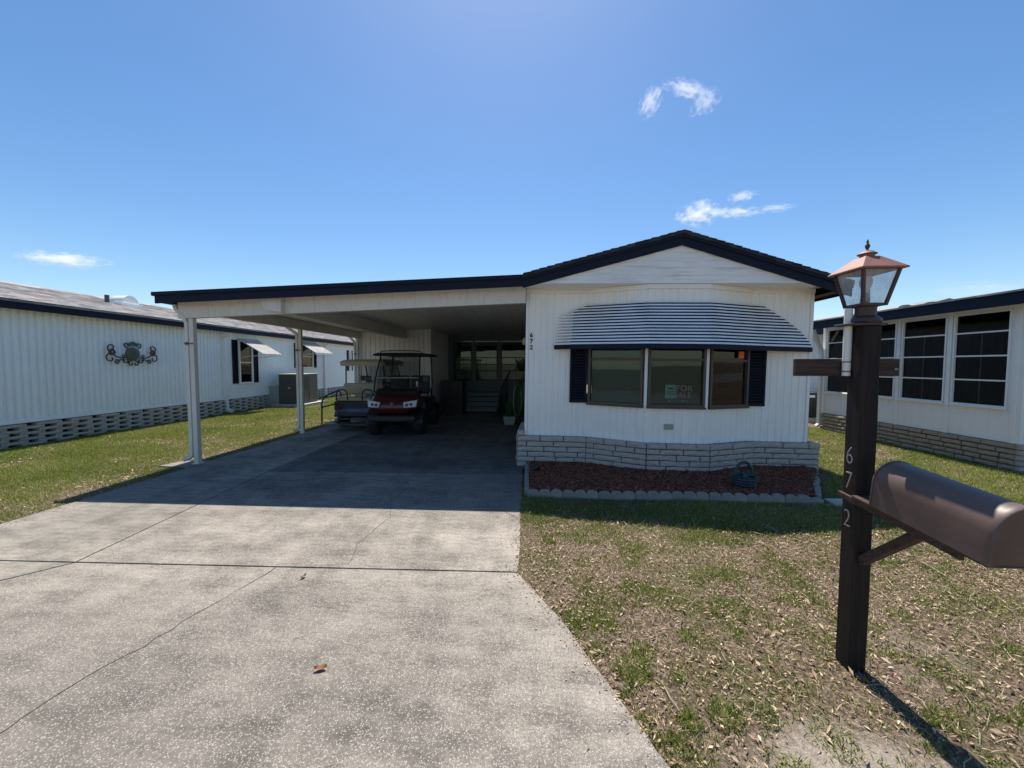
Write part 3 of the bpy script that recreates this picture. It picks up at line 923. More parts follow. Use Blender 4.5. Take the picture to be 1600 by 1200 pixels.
# brick skirting
SK = [(-0.14, -0.09), (0.93, -0.09), (1.755, -0.44), (2.64, -0.44), (3.42, -0.09), (4.36, -0.09)]
core = MB()
for p0, p1 in zip(SK, SK[1:]):
    core.M = seg(p0, p1)
    core.box(0, seglen(p0, p1), .012, .10, -0.06, 0.478)
core.M = None
core.box(-.128, -.05, 0.0, 16.4, -.06, .478).box(4.25, 4.348, 0, 16.4, -.06, .478)
skirt = obj('skirting', core, M['mortar'], home)
r_ = random.Random(5)
for i, (p0, p1) in enumerate(zip(SK, SK[1:])):
    brick_run(skirt, p0, p1, BR, -0.08, 7, 0.0812, (0.33, 0.36, 0.42, 0.28), 0.09, r_, out=-0.035, ends=(0, 0))
brick_run(skirt, (-0.14, 1.4), (-0.14, -0.045), BR, -0.08, 7, 0.0812, (0.36, 0.42), 0.09, r_, out=-0.035)
brick_run(skirt, (4.36, -0.045), (4.36, 1.4), BR, -0.08, 7, 0.0812, (0.36, 0.42), 0.09, r_, out=-0.035)
o = bpy.data.objects.new('brick', BR[2]); COL.objects.link(o); o.parent = skirt
o.matrix_local = Matrix.Translation((-0.088, -0.05, 0.527)) @ Matrix.Diagonal((0.10, 0.10, 0.072, 1))
# slatted awning over the bay window
def apath(t):
    lerp = lambda a, b: (a[0] + (b[0] - a[0]) * t, a[1] + (b[1] - a[1]) * t)
    ax = 0.42 + 0.08 * t + 0.30 * max(0, t - .75) / .25
    bx = max(0.65 + .06 * t, ax + .08)
    return [(ax, -0.03), (bx, -0.25 + .2 * t), lerp((1.66, -0.66), (1.74, -0.385)), lerp((2.60, -0.66), (2.60, -0.385)), lerp((3.44, -0.30), (3.40, -0.06)), (4.22 - 0.70 * t ** 1.45, -0.03)]
aw = MB()
P0 = apath(0)
for p0, p1 in zip(P0, P0[1:]):
    aw.M = seg(p0, p1)
    L = seglen(p0, p1)
    aw.box(-.002, L + .002, -0.012, 0.012, 1.845, 1.912)
aw.M = None
awning = obj('awning', aw, M['navy'], home, bevel=0.003)
NS = 13
for k in range(NS):
    t0, t1 = (k + .05) / NS, (k + 0.60) / NS
    z0, z1 = 1.914 + .60 * t0, 1.914 + .60 * t1
    A, B = apath(t0), apath(t1)
    vs, fs = [], []
    for a, b in zip(A, B):
        vs += [(a[0], a[1] - .016, z0), (b[0], b[1] - .004, z1), (b[0], b[1] + .002, z1 + .001), (a[0], a[1] - .010, z0 + .001)]
    n = len(A)
    for i in range(n - 1):
        for q in range(4):
            fs.append((i * 4 + q, (i + 1) * 4 + q, (i + 1) * 4 + (q + 1) % 4, i * 4 + (q + 1) % 4))
    fs += [(3, 2, 1, 0), tuple((n - 1) * 4 + q for q in range(4))]
    obj('slat', MB().add(vs, fs), M['slat'], awning)
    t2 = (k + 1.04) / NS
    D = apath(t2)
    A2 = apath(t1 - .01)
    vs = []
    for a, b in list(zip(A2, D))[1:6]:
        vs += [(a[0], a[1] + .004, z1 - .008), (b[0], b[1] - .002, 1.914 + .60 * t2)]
    obj('gap_shade', MB().add(vs, [(i * 2, i * 2 + 2, i * 2 + 3, i * 2 + 1) for i in range(4)]), M['navy'], awning)  # dark strip set in each slat gap, standing in for the shade between slats
for i in (1, 2, 3, 4):
    a, b = apath(0)[i], apath(1)[i]
    obj('rafter', MB().tube([(a[0], a[1] + .02, 1.90), (b[0], b[1] + .02, 2.50)], 0.012, flat=(0.012, 0.006)), M['white'], awning)

# for-sale sign and sticker in the bay window (flat printed things)
Ms = Matrix.Translation((2.215, -0.335, 1.21)) @ Matrix.Rotation(R(90), 4, 'X')
Wm = Matrix.Translation((-0.03, 6.08, 0)) @ Matrix.Rotation(R(-2.0), 4, 'Z') @ Matrix.Rotation(R(0.75), 4, 'Y')
OFF['x'] = Vector()
fs_ = thing('for_sale_sign', 'red and black for sale sign with a pale card over its left half', 'sign', tuple(Wm @ Vector((2.215, -0.32, 1.07))), (0, R(0.75), R(-2)))
T90 = Matrix.Rotation(R(90), 4, 'X')
obj('backing', MB().box(-.19, .19, 0, .004, 0, .27), M['signblack'], fs_)
obj('red_panel', MB().box(-.185, .185, -.002, -.0005, .066, .265), M['signred'], fs_)
obj('lettering', text_mesh('FOR', 0.125, 0.0006, Matrix.Translation((0.085, -.0035, .215)) @ T90), M['signwhite'], fs_)
obj('lettering', text_mesh('SALE', 0.115, 0.0006, Matrix.Translation((0.065, -.0035, .118)) @ T90), M['signwhite'], fs_)
obj('lettering', text_mesh('863-398-8416', 0.052, 0.0006, Matrix.Translation((0.0, -.0015, .032)) @ T90), M['signwhite'], fs_)
obj('card', MB().box(-.19, -.035, -.010, -.008, .07, .268), M['signwhite'], fs_)
obj('card_print', MB().box(-.15, -.075, -.0115, -.0105, .205, .222).box(-.17, -.05, -.0115, -.0105, .16, .166).box(-.17, -.05, -.0115, -.0105, .14, .146).box(-.17, -.05, -.0115, -.0105, .12, .126), M['signblack'], fs_)
sk_ = single('window_sticker', MB().rbox(-.055, .055, -.003, .003, -.05, .05, .002, 1), M['orange'], 'orange square sticker in the upper corner of the right bay window', 'sticker')
d3 = (Vector((W3[1][0] - W3[0][0], W3[1][1] - W3[0][1], 0))).normalized()
q = Vector((W3[0][0], W3[0][1], 0)) + d3 * 0.585
sk_.matrix_world = Wm @ Matrix.Translation((q.x + .012, q.y - .030, 1.79)) @ Matrix.Rotation(math.atan2(d3.y, d3.x), 4, 'Z')
obj('print', text_mesh('S', 0.05, 0.0004, Matrix.Translation((0, -.0035, 0)) @ T90), M['signred'], sk_) if False else None

# ================================================================== carport
cp = thing('carport', 'white carport with navy fascia, square posts and downspouts beside the mobile home', 'carport', (-5.35, 5.95, 0))
zt = lambda x: 2.695 + (x + 5.672) * 0.0366
xa, xb = -5.67, -0.055
xc = 0.42
m_ = MB().prism([(xa, zt(xa) - .03), (xc, zt(xc) - .03), (xc, zt(xc) + .005), (xa, zt(xa) + .005)], 'y', 5.71, 18.4)
obj('roof', m_, M['roof_dark'], cp)
npan = 15
for k in range(npan):                       # ceiling pans running front to back
    a = xa + .12 + (xc - .03 - xa - .12) * k / npan
    b = xa + .12 + (xc - .03 - xa - .12) * (k + 1) / npan - .008
    obj('ceiling_panel', MB().prism([(a, zt(a) - .075), (b, zt(b) - .075), (b, zt(b) - .034), (a, zt(a) - .034)], 'y', 5.715, 15.1), M['ceiling'], cp, bevel=.004)
obj('fascia', MB().prism([(xa, zt(xa) - .162), (xb, zt(xb) - .158), (xb, zt(xb) - .035), (xa, zt(xa) - .035)], 'y', 5.655, 5.685), M['navy'], cp, bevel=.004)
obj('drip_edge', MB().prism([(xa - .035, zt(xa) - .052), (xb, zt(xb) - .05), (xb, zt(xb) + .012), (xa - .035, zt(xa) + .008)], 'y', 5.632, 5.70), M['navy'], cp, bevel=.008)
obj('gutter', MB().box(-5.70, -5.555, 5.69, 15.2, 2.555, 2.575).box(-5.70, -5.688, 5.69, 15.2, 2.575, 2.66).box(-5.567, -5.555, 5.69, 15.2, 2.575, 2.625), M['navy'], cp)
obj('front_beam', MB().prism([(-5.545, 2.332), (-0.036, 2.542), (-0.036, zt(-.036) - .078), (-5.545, zt(-5.545) - .078)], 'y', 5.905, 5.995), M['post_white'], cp, bevel=.006)
obj('side_beam', MB().box(-5.40, -5.305, 5.996, 12.0, 2.43, zt(-5.35) - .078), M['post_white'], cp, bevel=.006)
lb = obj('long_beam', MB().prism([(-4.02, 2.415), (-3.80, 2.415), (-3.80, zt(-3.8) - .078), (-4.02, zt(-4.02) - .078)], 'y', 5.997, 11.95), M['post_white'], cp, bevel=.006)
obj('beam_end_cap', MB().prism([(-4.06, 2.445), (-3.80, 2.405), (-3.80, 2.675), (-4.18, 2.665)], 'y', 5.80, 5.902), M['post_white'], cp, bevel=.005)
def rtube(pts, hx=.026, hy=.030):
    return MB().tube(pts, .03, flat=(hx, hy))
for i, (px_, py_) in enumerate(((-5.352, 5.95), (-5.27, 8.72), (-5.345, 11.86))):
    zt_ = 2.335 if i == 0 else 2.428
    po = obj('post', MB().box(px_ - .038, px_ + .038, py_ - .038, py_ + .038, -.05, zt_), M['post_white'], cp, bevel=.006)
    obj('base_plate', MB().box(px_ - .06, px_ + .06, py_ - .055, py_ + .055, 0.0005, .012), M['post_white'], po)
    dx = px_ - .068
    d = obj('downspout', rtube([(-5.60, py_ - .02, 2.60), (-5.60, py_ - .02, 2.52), (-5.575, py_ - .02, 2.47), (dx - .03, py_ - .02, 2.33), (dx, py_ - .02, 2.26), (dx, py_ - .02, .20), (dx - .015, py_ - .02, .13), (dx - .05, py_ - .05, .095), (dx - .10, py_ - .09, .08)]), M['post_white'], cp)
    obj('strap', MB().box(dx - .035, px_ + .04, py_ - .058, py_ - .048, 1.93, 1.945).box(dx - .002, dx + .03, py_ - .075, py_ - .06, 1.915, 1.96), M['strap'], d)

# ================================================================== shed at the back of the carport
shed = thing('storage_shed', 'ribbed white storage shed closing the back of the carport', 'shed', (-4.2, 13.3, 0))
m_ = MB()
ribbed(m_, [(-5.40, 12.02), (-3.07, 12.02)], 0.0, lambda x, y: zt(x) - .05, 0.155, 0.022, 0.55)
obj('wall', m_, M['siding'], shed)
m_ = MB()
ribbed(m_, [(-3.07, 12.02), (-3.07, 18.2)], 0.0, 2.76, 0.155, 0.022, 0.55)
obj('wall', m_, M['siding'], shed)
obj('wall', ribbed(MB(), [(-5.40, 18.2), (-5.40, 12.02)], 0.0, 2.66, 0.155, 0.022, 0.55), M['siding'], shed)
obj('wall', ribbed(MB(), [(0.42, 18.2), (-5.40, 18.2)], 0.0, 2.7, 0.155, 0.022, 0.55), M['siding'], shed)
for xa_ in (-5.415, -3.10):
    obj('corner_trim', MB().box(xa_, xa_ + .045, 12.0, 12.05, 0, 2.6 if xa_ < -4 else 2.72), M['white'], shed)

# ================================================================== screened porch and its steps
porch = thing('screen_porch', 'enclosed porch front with three dark windows at the back of the carport', 'porch', (-1.5, 14.7, 0))
m_ = MB()
m_.box(-3.06, 0.42, 14.70, 14.76, 0, 0.975)
m_.box(-3.06, 0.42, 14.70, 14.76, 2.50, 2.84)
for a, b in ((-3.06, -2.88), (-2.14, -2.04), (-1.16, -1.05), (0.10, 0.42)):
    m_.box(a, b, 14.701, 14.76, 0.975, 2.50)
obj('wall', m_, M['step'], porch)
for a, b in ((-2.88, -2.14), (-2.04, -1.16), (-1.05, 0.10)):
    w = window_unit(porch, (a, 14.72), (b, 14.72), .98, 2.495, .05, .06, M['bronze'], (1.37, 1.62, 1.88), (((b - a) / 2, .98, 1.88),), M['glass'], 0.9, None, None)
    obj('curtain', MB().box(a + .06, b - .06, 14.98, 15.0, 1.05, 1.95), M['siding'], w)
for k in range(6):
    z = .10 + .14 * k
    obj('lap_board', MB().hexa([(-2.95, 14.672, z), (-1.06, 14.672, z), (-1.06, 14.699, z), (-2.95, 14.699, z)], [(-2.95, 14.69, z + .138), (-1.06, 14.69, z + .138), (-1.06, 14.699, z + .138), (-2.95, 14.699, z + .138)]), M['step'], porch)
steps = thing('porch_steps', 'grey painted steps leading up to the porch windows', 'steps', (-1.65, 13.6, 0))
for k in range(4):
    y = 13.05 + .29 * k
    obj('riser', MB().box(-2.26, -1.04, y + .02, y + .045, .0 if k == 0 else .15 * k, .15 * (k + 1) - .032), M['step'], steps)
    obj('tread', MB().box(-2.29, -1.01, y - .01, y + .32, .15 * (k + 1) - .03, .15 * (k + 1)), M['step'], steps, bevel=.006)
obj('stringer', MB().prism([(13.07, 0.001), (14.6, 0.001), (14.6, .56), (14.25, .56), (13.07, .10)], 'x', -2.255, -2.22), M['step'], steps)
obj('stringer', MB().prism([(13.07, 0.001), (14.6, 0.001), (14.6, .56), (14.25, .56), (13.07, .10)], 'x', -1.08, -1.045), M['step'], steps)
rail = thing('stair_railing', 'black metal stair railing right of the porch steps', 'railing', (-0.8, 13.4, 0))
obj('handrail', MB().tube([(-.88, 12.6, .0), (-.88, 12.6, .78), (-.86, 12.7, .84), (-.70, 14.4, 1.35)], .022), M['ironwork'], rail)
for k in range(7):
    y = 12.75 + .25 * k
    obj('baluster', MB().tube([(-.87 + .02 * k, y, .02 + .05 * k), (-.87 + .02 * k, y, .84 + .075 * k)], .009, 6), M['ironwork'], rail)
obj('bottom_rail', MB().tube([(-.88, 12.62, .12), (-.74, 14.4, .5)], .014, 6), M['ironwork'], rail)

# things standing under the carport
cab = thing('storage_cabinet', 'black two door storage cabinet standing between red cart and porch steps', 'cabinet', (-2.45, 12.6, 0))
obj('carcass', MB().box(-2.82, -2.10, 12.25, 12.95, .05, 1.08), M['cabinet'], cab, bevel=.008)
obj('plinth', MB().box(-2.79, -2.13, 12.29, 12.92, 0.001, .049), M['blackplastic'], cab)
for a, b, h in ((-2.81, -2.465, -2.49), (-2.455, -2.11, -2.43)):
    d = obj('door', MB().box(a, b, 12.228, 12.247, .08, 1.05), M['cabinet'], cab, bevel=.004)
    obj('handle', MB().tube([(h, 12.222, .55), (h, 12.205, .56), (h, 12.205, .66), (h, 12.222, .67)], .006, 6), M['chrome'], d)
pl = thing('planter_box', 'pale grey square planter box with leafy plant by the house wall', 'planter', (-.5, 10.3, 0))
obj('box', MB().hexa([(-.62, 10.16, 0.001), (-.37, 10.16, 0.001), (-.37, 10.42, 0.001), (-.62, 10.42, 0.001)], [(-.66, 10.13, .22), (-.33, 10.13, .22), (-.33, 10.45, .22), (-.66, 10.45, .22)]), M['ductgrey'], pl, bevel=.008)
m_ = MB()
r_ = random.Random(9)
for k in range(46):
    a, t = r_.uniform(0, 6.28), r_.uniform(.25, 1.0)
    b = Vector((-.495 + .08 * math.cos(a), 10.29 + .08 * math.sin(a), .21))
    d = Vector((math.cos(a) * .30 * t, math.sin(a) * .26 * t, .55 * (1.15 - t * .6)))
    s_ = Vector((-math.sin(a), math.cos(a), 0)) * .022
    m_.add([b - s_ * .4, b + s_ * .4, b + d * .6 + s_, b + d + Vector((0, 0, -.12 * t)), b + d * .6 - s_], [(0, 1, 2, 4), (4, 2, 3)])
obj('foliage', m_, M['plant'], pl, kind='stuff')
ho = thing('garden_hose', 'green garden hose coiled on a hanger at the house wall', 'hose', (-.12, 9.9, 0))
obj('hanger', MB().box(-.05, -.01, 9.84, 9.96, 1.10, 1.22).tube([(-.03, 9.9, 1.16), (-.20, 9.9, 1.13), (-.22, 9.9, 1.18)], .012, 6), M['ironwork'], ho)
for k in range(5):
    w = .09 + .012 * k
    pts = [(-.10 - .018 * k, 9.9 + w * math.sin(t), .68 + (.50 - .03 * k) * math.cos(t)) for t in [6.2832 * i / 24 for i in range(25)]]
    pts = [(x - .12 + .0 * k + .10 * math.sin(i / 24 * 6.28), y, z) for i, (x, y, z) in enumerate(pts)] if k % 2 else [(x - .05 - .08 * math.sin(i / 24 * 6.28), y, z) for i, (x, y, z) in enumerate(pts)]
    obj('coil', MB().tube(pts, .013, 6, False), M['hose2'] if k == 3 else M['hose'], ho)
pl2 = thing('hanging_basket', 'dark hanging basket with trailing leaves below the carport ceiling', 'basket', (-.16, 10.4, 1.55))
obj('basket', MB().lathe([(.02, 1.42), (.10, 1.45), (.14, 1.58), (.145, 1.60), (.02, 1.59)], (-.16, 10.4, 0), 12), M['blackplastic'], pl2)
obj('hanger_wire', MB().tube([(-.16, 10.4, 1.6), (-.16, 10.4, 2.78)], .004, 5), M['ironwork'], pl2)
m_ = MB()
for k in range(60):
    a, t = r_.uniform(0, 6.28), r_.uniform(.3, 1)
    b = Vector((-.16 + .1 * math.cos(a), 10.4 + .1 * math.sin(a), 1.6))
    d = Vector((math.cos(a) * .16 * t, math.sin(a) * .16 * t, r_.uniform(-.18, .2)))
    s_ = Vector((-math.sin(a), math.cos(a), 0)) * .025
    m_.add([b - s_ * .4, b + s_ * .4, b + d * .6 + s_, b + d, b + d * .6 - s_], [(0, 1, 2, 4), (4, 2, 3)])
obj('foliage', m_, M['plant'], pl2, kind='stuff')
wl_ = thing('wall_light', 'small white wall light high on the house wall inside the carport', 'light', (-.1, 9.2, 2.2))
obj('arm', MB().tube([(.0, 9.2, 2.26), (-.08, 9.2, 2.26), (-.085, 9.2, 2.22)], .01, 6), M['ironwork'], wl_)
obj('lamp_shade', MB().lathe([(.02, 2.24), (.05, 2.20), (.055, 2.10), (.02, 2.07)], (-.085, 9.2, 0), 10), M['bulb'], wl_, smooth=True)

# ================================================================== golf carts
def wheel(parent, x, y, r, w, rimmat, turn=0.0):
    Mx = Matrix.Translation((x, y, r)) @ Matrix.Rotation(turn, 4, 'Z')
    t = MB(Mx)
    t.lathe([(r * .55, -w * .42), (r * .86, -w * .5), (r * .97, -w * .36), (r, -w * .15), (r, w * .15), (r * .97, w * .36), (r * .86, w * .5), (r * .55, w * .42)], (0, 0, 0), 20, 'x')
    for k in range(20):
        a = 2 * math.pi * k / 20
        c, s_ = math.cos(a), math.sin(a)
        for sgn in (-1, 1):
            q = []
            for dr in (-.01, .012):
                for da, dx in ((-.05, .08 * w), (.05, .08 * w), (.05, .42 * w), (-.05, .42 * w)):
                    ang = a + da + (.08 if sgn > 0 else 0)
                    q.append((sgn * dx, (r + dr) * math.cos(ang), (r + dr) * math.sin(ang)))
            t.hexa(q[:4], q[4:])
    wobj = obj('wheel', t, M['rubber'], parent)
    rm = MB(Mx)
    sgn = 1 if x > 0 else -1
    rm.lathe([(.03, sgn * w * .32), (r * .20, sgn * w * .36), (r * .24, sgn * w * .22), (r * .48, sgn * w * .20), (r * .56, sgn * w * .43), (r * .58, sgn * w * .40), (r * .3, -sgn * w * .3)], (0, 0, 0), 18, 'x')
    for k in range(5):
        a = 2 * math.pi * k / 5
        rm.tube([(sgn * w * .34, r * .18 * math.cos(a), r * .18 * math.sin(a)), (sgn * w * .40, r * .54 * math.cos(a), r * .54 * math.sin(a))], .018, 6)
    obj('rim', rm, rimmat, wobj, smooth=True)

def ring_at(z, w, y0, y1, r=.06, n=4):
    pts = []
    hw = w / 2
    for cx, cy, a0 in ((hw - r, y1 - r, 0), (-hw + r, y1 - r, 90), (-hw + r, y0 + r, 180), (hw - r, y0 + r, 270)):
        for k in range(n + 1):
            a = R(a0 + 90 * k / n)
            pts.append((cx + r * math.cos(a), cy + r * math.sin(a), z))
    return pts

def cart(name, label, loc, rotz, body, seat, roofm, roof_z, wr, rear_kit, lift):
    c = thing(name, label, 'golf cart', loc, (0, 0, rotz), 'golf carts parked under the carport')
    L = 2.45
    z0 = lift
    # front cowl
    cw = MB().loft([ring_at(z0 + .30, .46, .06, .62, .10), ring_at(z0 + .36, .82, .0, .64, .14), ring_at(z0 + .44, 1.08, -.02, .66, .18), ring_at(z0 + .56, 1.10, .0, .66, .18), ring_at(z0 + .66, 1.04, .10, .66, .18), ring_at(z0 + .74, .96, .26, .66, .14)])
    obj('cowl', cw, body, c, smooth=True)
    ds = MB().loft([ring_at(z0 + .70, 1.00, .22, .72, .10), ring_at(z0 + .80, .98, .30, .74, .10), ring_at(z0 + .85, .92, .38, .72, .10)])
    obj('dashboard', ds, M['blackplastic'], c, smooth=True)
    for s_ in (-1, 1):
        hl = obj('headlight', MB().hexa([(s_ * .27, -.065, z0 + .47), (s_ * .52, -.01, z0 + .475), (s_ * .52, .20, z0 + .475), (s_ * .27, .15, z0 + .47)], [(s_ * .25, -.03, z0 + .585), (s_ * .545, .03, z0 + .63), (s_ * .53, .22, z0 + .63), (s_ * .25, .16, z0 + .585)]), M['lens'], c, bevel=.012)
        obj('bulb_housing', MB().lathe([(.0, -.012), (.032, -.010), (.038, .0), (.0, .004)], (s_ * .33, -.042, z0 + .525), 12, 'y').lathe([(.0, -.012), (.028, -.010), (.034, .0), (.0, .004)], (s_ * .42, -.022, z0 + .535), 12, 'y'), M['acgrey'], hl)
        # fender flare over front wheel
        fl = [(.45 + (wr + .07) * math.cos(a), wr + (wr + .07) * math.sin(a)) for a in [R(8 + 164 * k / 10) for k in range(11)]]
        fi = [(.45 + (wr + .045) * math.cos(a), wr + (wr + .045) * math.sin(a)) for a in [R(172 - 164 * k / 10) for k in range(11)]]
        m_ = MB()
        for i in range(10):
            q = [fl[i], fl[i + 1], fi[9 - i], fi[10 - i]]
            m_.prism(q, 'x', s_ * .36, s_ * .63)
        obj('fender', m_, M['blackplastic'] if not rear_kit else body, c)
        fl2 = [(y + 1.53, z) for y, z in fl]; fi2 = [(y + 1.53, z) for y, z in fi]
        m_ = MB()
        for i in range(10):
            m_.prism([fl2[i], fl2[i + 1], fi2[9 - i], fi2[10 - i]], 'x', s_ * .36, s_ * .63)
        obj('fender', m_, M['blackplastic'] if not rear_kit else body, c)
        # windscreen struts and rear struts
        obj('front_strut', MB().tube([(s_ * .50, .34, z0 + .78), (s_ * .505, .42, z0 + 1.05), (s_ * .47, .66, roof_z - .16), (s_ * .46, .72, roof_z - .06)], .019, 8), M['blackplastic'], c, smooth=True)
        obj('rear_strut', MB().tube([(s_ * .52, 1.72, z0 + .60), (s_ * .54, 1.75, z0 + .95), (s_ * .50, 1.82, roof_z - .10), (s_ * .50, 1.80, roof_z - .05)], .019, 8), M['blackplastic'], c, smooth=True)
        obj('armrest', MB().tube([(s_ * .56, 1.08, z0 + .56), (s_ * .57, 1.06, z0 + .74), (s_ * .57, 1.14, z0 + .79), (s_ * .57, 1.40, z0 + .79), (s_ * .56, 1.5, z0 + .62)], .016, 6), M['blackplastic'], c, smooth=True)
        mir = obj('mirror', MB().tube([(s_ * .50, .45, z0 + .98), (s_ * .60, .43, z0 + 1.05)], .01, 6).rbox(s_ * .66 - .07, s_ * .66 + .07, .41, .45, z0 + 1.0, z0 + 1.15, .018, 2), M['blackplastic'], c)
    if not rear_kit:
        obj('bumper', MB().rbox(-.52, .52, -.06, .06, z0 + .14, z0 + .30, .05, 3).box(-.40, .40, -.085, -.062, z0 + .19, z0 + .25), M['blackplastic'], c, smooth=True)
        obj('emblem', MB().lathe([(.0, -.012), (.045, -.008), (.05, .004), (.0, .004)], (0, -.012, z0 + .535), 14, 'y'), M['acgrey'], c)
        obj('grille_trim', MB().tube([(-.44, .03, z0 + .43), (-.2, -.035, z0 + .40), (0, -.045, z0 + .395), (.2, -.035, z0 + .40), (.44, .03, z0 + .43)], .010, 6), M['redpaint'], c, smooth=True)
        obj('roof_rack', MB().tube([(-.50, .75, roof_z + .0), (-.46, .78, roof_z + .06), (-.2, .8, roof_z + .075), (.2, .8, roof_z + .075), (.46, .78, roof_z + .06), (.5, .75, roof_z)], .012, 6), M['blackplastic'], c, smooth=True)
        obj('seatbelt', MB().box(.30, .34, .98, .985, z0 + .78, z0 + 1.0), M['chrome'], c)
    ws = obj('windscreen', MB().hexa([(-.47, .365, z0 + .80), (.47, .365, z0 + .80), (.47, .372, z0 + .80), (-.47, .372, z0 + .80)], [(-.45, .71, roof_z - .08), (.45, .71, roof_z - .08), (.45, .717, roof_z - .08), (-.45, .717, roof_z - .08)]), M['clear'], c)
    obj('divider', MB().tube([(-.49, .50, z0 + 1.10), (.49, .50, z0 + 1.10)], .013, 6), M['ductgrey'], ws)
    rl = L - .1 if not rear_kit else 1.95
    rings = [ring_at(roof_z - .05, 1.14, .48, rl, .14), ring_at(roof_z - .04, 1.22, .44, rl + .03, .16), ring_at(roof_z - .01, 1.20, .46, rl + .02, .16), ring_at(roof_z + .02, 1.06, .58, rl - .08, .16), ring_at(roof_z + .03, .7, .8, rl - .3, .16)]
    if rear_kit:
        rings = [ring_at(roof_z - .17, 1.22, .44, rl + .03, .10), ring_at(roof_z - .06, 1.24, .42, rl + .05, .10), ring_at(roof_z - .02, 1.16, .5, rl - .02, .12), ring_at(roof_z + .01, .9, .7, rl - .25, .12)]
    obj('roof', MB().loft(rings), roofm, c, smooth=True)
    obj('chassis', MB().rbox(-.50, .50, .25, L - .15, z0 + .12, z0 + .24, .04, 2), M['blackplastic'], c)
    obj('seat_box', MB().loft([ring_at(z0 + .24, 1.04, .98, 1.75, .06), ring_at(z0 + .50, 1.10, 1.02, 1.72, .08)]), body if rear_kit else M['blackplastic'], c, smooth=True)
    obj('seat', MB().rbox(-.53, .53, 1.02, 1.52, z0 + .50, z0 + .60, .045, 3), seat, c, smooth=True)
    m_ = MB(Matrix.Translation((0, 1.78 if rear_kit else 1.50, z0 + (.69 if rear_kit else .66))) @ Matrix.Rotation(R(-4 if rear_kit else -9), 4, 'X'))
    if rear_kit:
        m_.rbox(-.55, .55, 0, .11, 0, .31, .05, 3)
    else:
        m_.rbox(-.51, -.02, 0, .11, 0, .48, .05, 3).rbox(.02, .51, 0, .11, 0, .48, .05, 3)
    obj('backrest', m_, seat, c, smooth=True)
    st = MB()
    cx, cy, cz = -.27, .80, z0 + .96
    pts = [(cx + .18 * math.cos(t), cy + .07 * math.sin(t), cz + .165 * math.sin(t)) for t in [6.2832 * i / 20 for i in range(21)]]
    st.tube(pts, .014, 6, False).tube([(cx, .62, z0 + .80), (cx, cy, cz)], .02, 6).tube([(cx - .17, cy, cz), (cx + .17, cy, cz)], .010, 6)
    obj('steering_wheel', st, M['blackplastic'], c, smooth=True)
    obj('rear_body', MB().loft([ring_at(z0 + .20, 1.00, 1.50, L, .10), ring_at(z0 + .34, 1.08, 1.50, L + .02, .14), ring_at(z0 + .50, 1.06, 1.52, L - .04, .14), ring_at(z0 + .56, .96, 1.56, L - .12, .14)]), body, c, smooth=True)
    if rear_kit:
        obj('rear_seat', MB().rbox(-.53, .53, 1.95, 2.42, z0 + .56, z0 + .65, .04, 3), seat, c, smooth=True)
        obj('rear_seat_box', MB().box(-.53, .53, 2.0, 2.44, z0 + .33, z0 + .555), M['blackplastic'], c, bevel=.01)
        obj('bumper_bar', MB().tube([(-.5, L + .04, z0 + .22), (.5, L + .04, z0 + .22)], .022, 8).tube([(-.5, L + .05, z0 + .12), (.5, L + .05, z0 + .12)], .018, 8), M['acgrey'], c, smooth=True)
        fp = obj('footplate', MB().box(-.55, .55, L + .10, L + .50, z0 + .035, z0 + .055).tube([(-.35, L - .1, z0 + .2), (-.35, L + .3, z0 + .03)], .02, 6).tube([(.35, L - .1, z0 + .2), (.35, L + .3, z0 + .03)], .02, 6), M['acgrey'], c)
        for s_ in (-1, 1):
            # hoop that runs from the seat out and down to the footplate, and the hip hoop
            obj('grab_bar', MB().tube([(s_ * .54, 2.02, z0 + .60), (s_ * .56, 2.05, z0 + .76), (s_ * .57, 2.14, z0 + .82), (s_ * .585, 2.60, z0 + .74), (s_ * .585, L + .36, z0 + .68), (s_ * .585, L + .46, z0 + .58), (s_ * .585, L + .48, z0 + .06)], .018, 8), M['blackplastic'], c, smooth=True)
            obj('grab_bar', MB().tube([(s_ * .585, L + .47, z0 + .46), (s_ * .50, 2.35, z0 + .50)], .018, 8), M['blackplastic'], c, smooth=True)
            obj('hip_hoop', MB().tube([(s_ * .47, 2.43, z0 + .58)] + [(s_ * (.33 + .14 * math.cos(t)), 2.43, z0 + .74 + .12 * math.sin(t)) for t in [math.pi * i / 8 for i in range(9)]] + [(s_ * .19, 2.43, z0 + .58)], .016, 8), M['blackplastic'], c, smooth=True)
            obj('tail_light', MB().rbox(s_ * .42 - .05, s_ * .42 + .05, L + .0, L + .03, z0 + .36, z0 + .44, .014, 2), M['redpaint'], c)
    for x in (-.50, .50):
        wheel(c, x, .45, wr, .22 if not rear_kit else .19, M['blackplastic'] if not rear_kit else M['chrome'], R(-6) if not rear_kit else 0)
        wheel(c, x, 1.98, wr, .22 if not rear_kit else .19, M['blackplastic'] if not rear_kit else M['chrome'])
    return c
cart('golf_cart', 'red golf cart with black roof and lit glass headlights facing the driveway', (-2.97, 8.24, 0), R(3), M['redpaint'], M['darkseat'], M['blackplastic'], 1.86, .255, False, .20)
bpy.data.objects['golf_cart']['label'] = 'red golf cart with black roof and clear headlights facing the driveway'
cart('golf_cart', 'beige roofed blue golf cart with rear footplate and grab bars, parked behind the red cart', (-4.36, 11.90, 0), R(180), M['bluepaint'], M['beige'], M['creamroof'], 1.74, .215, True, .12)

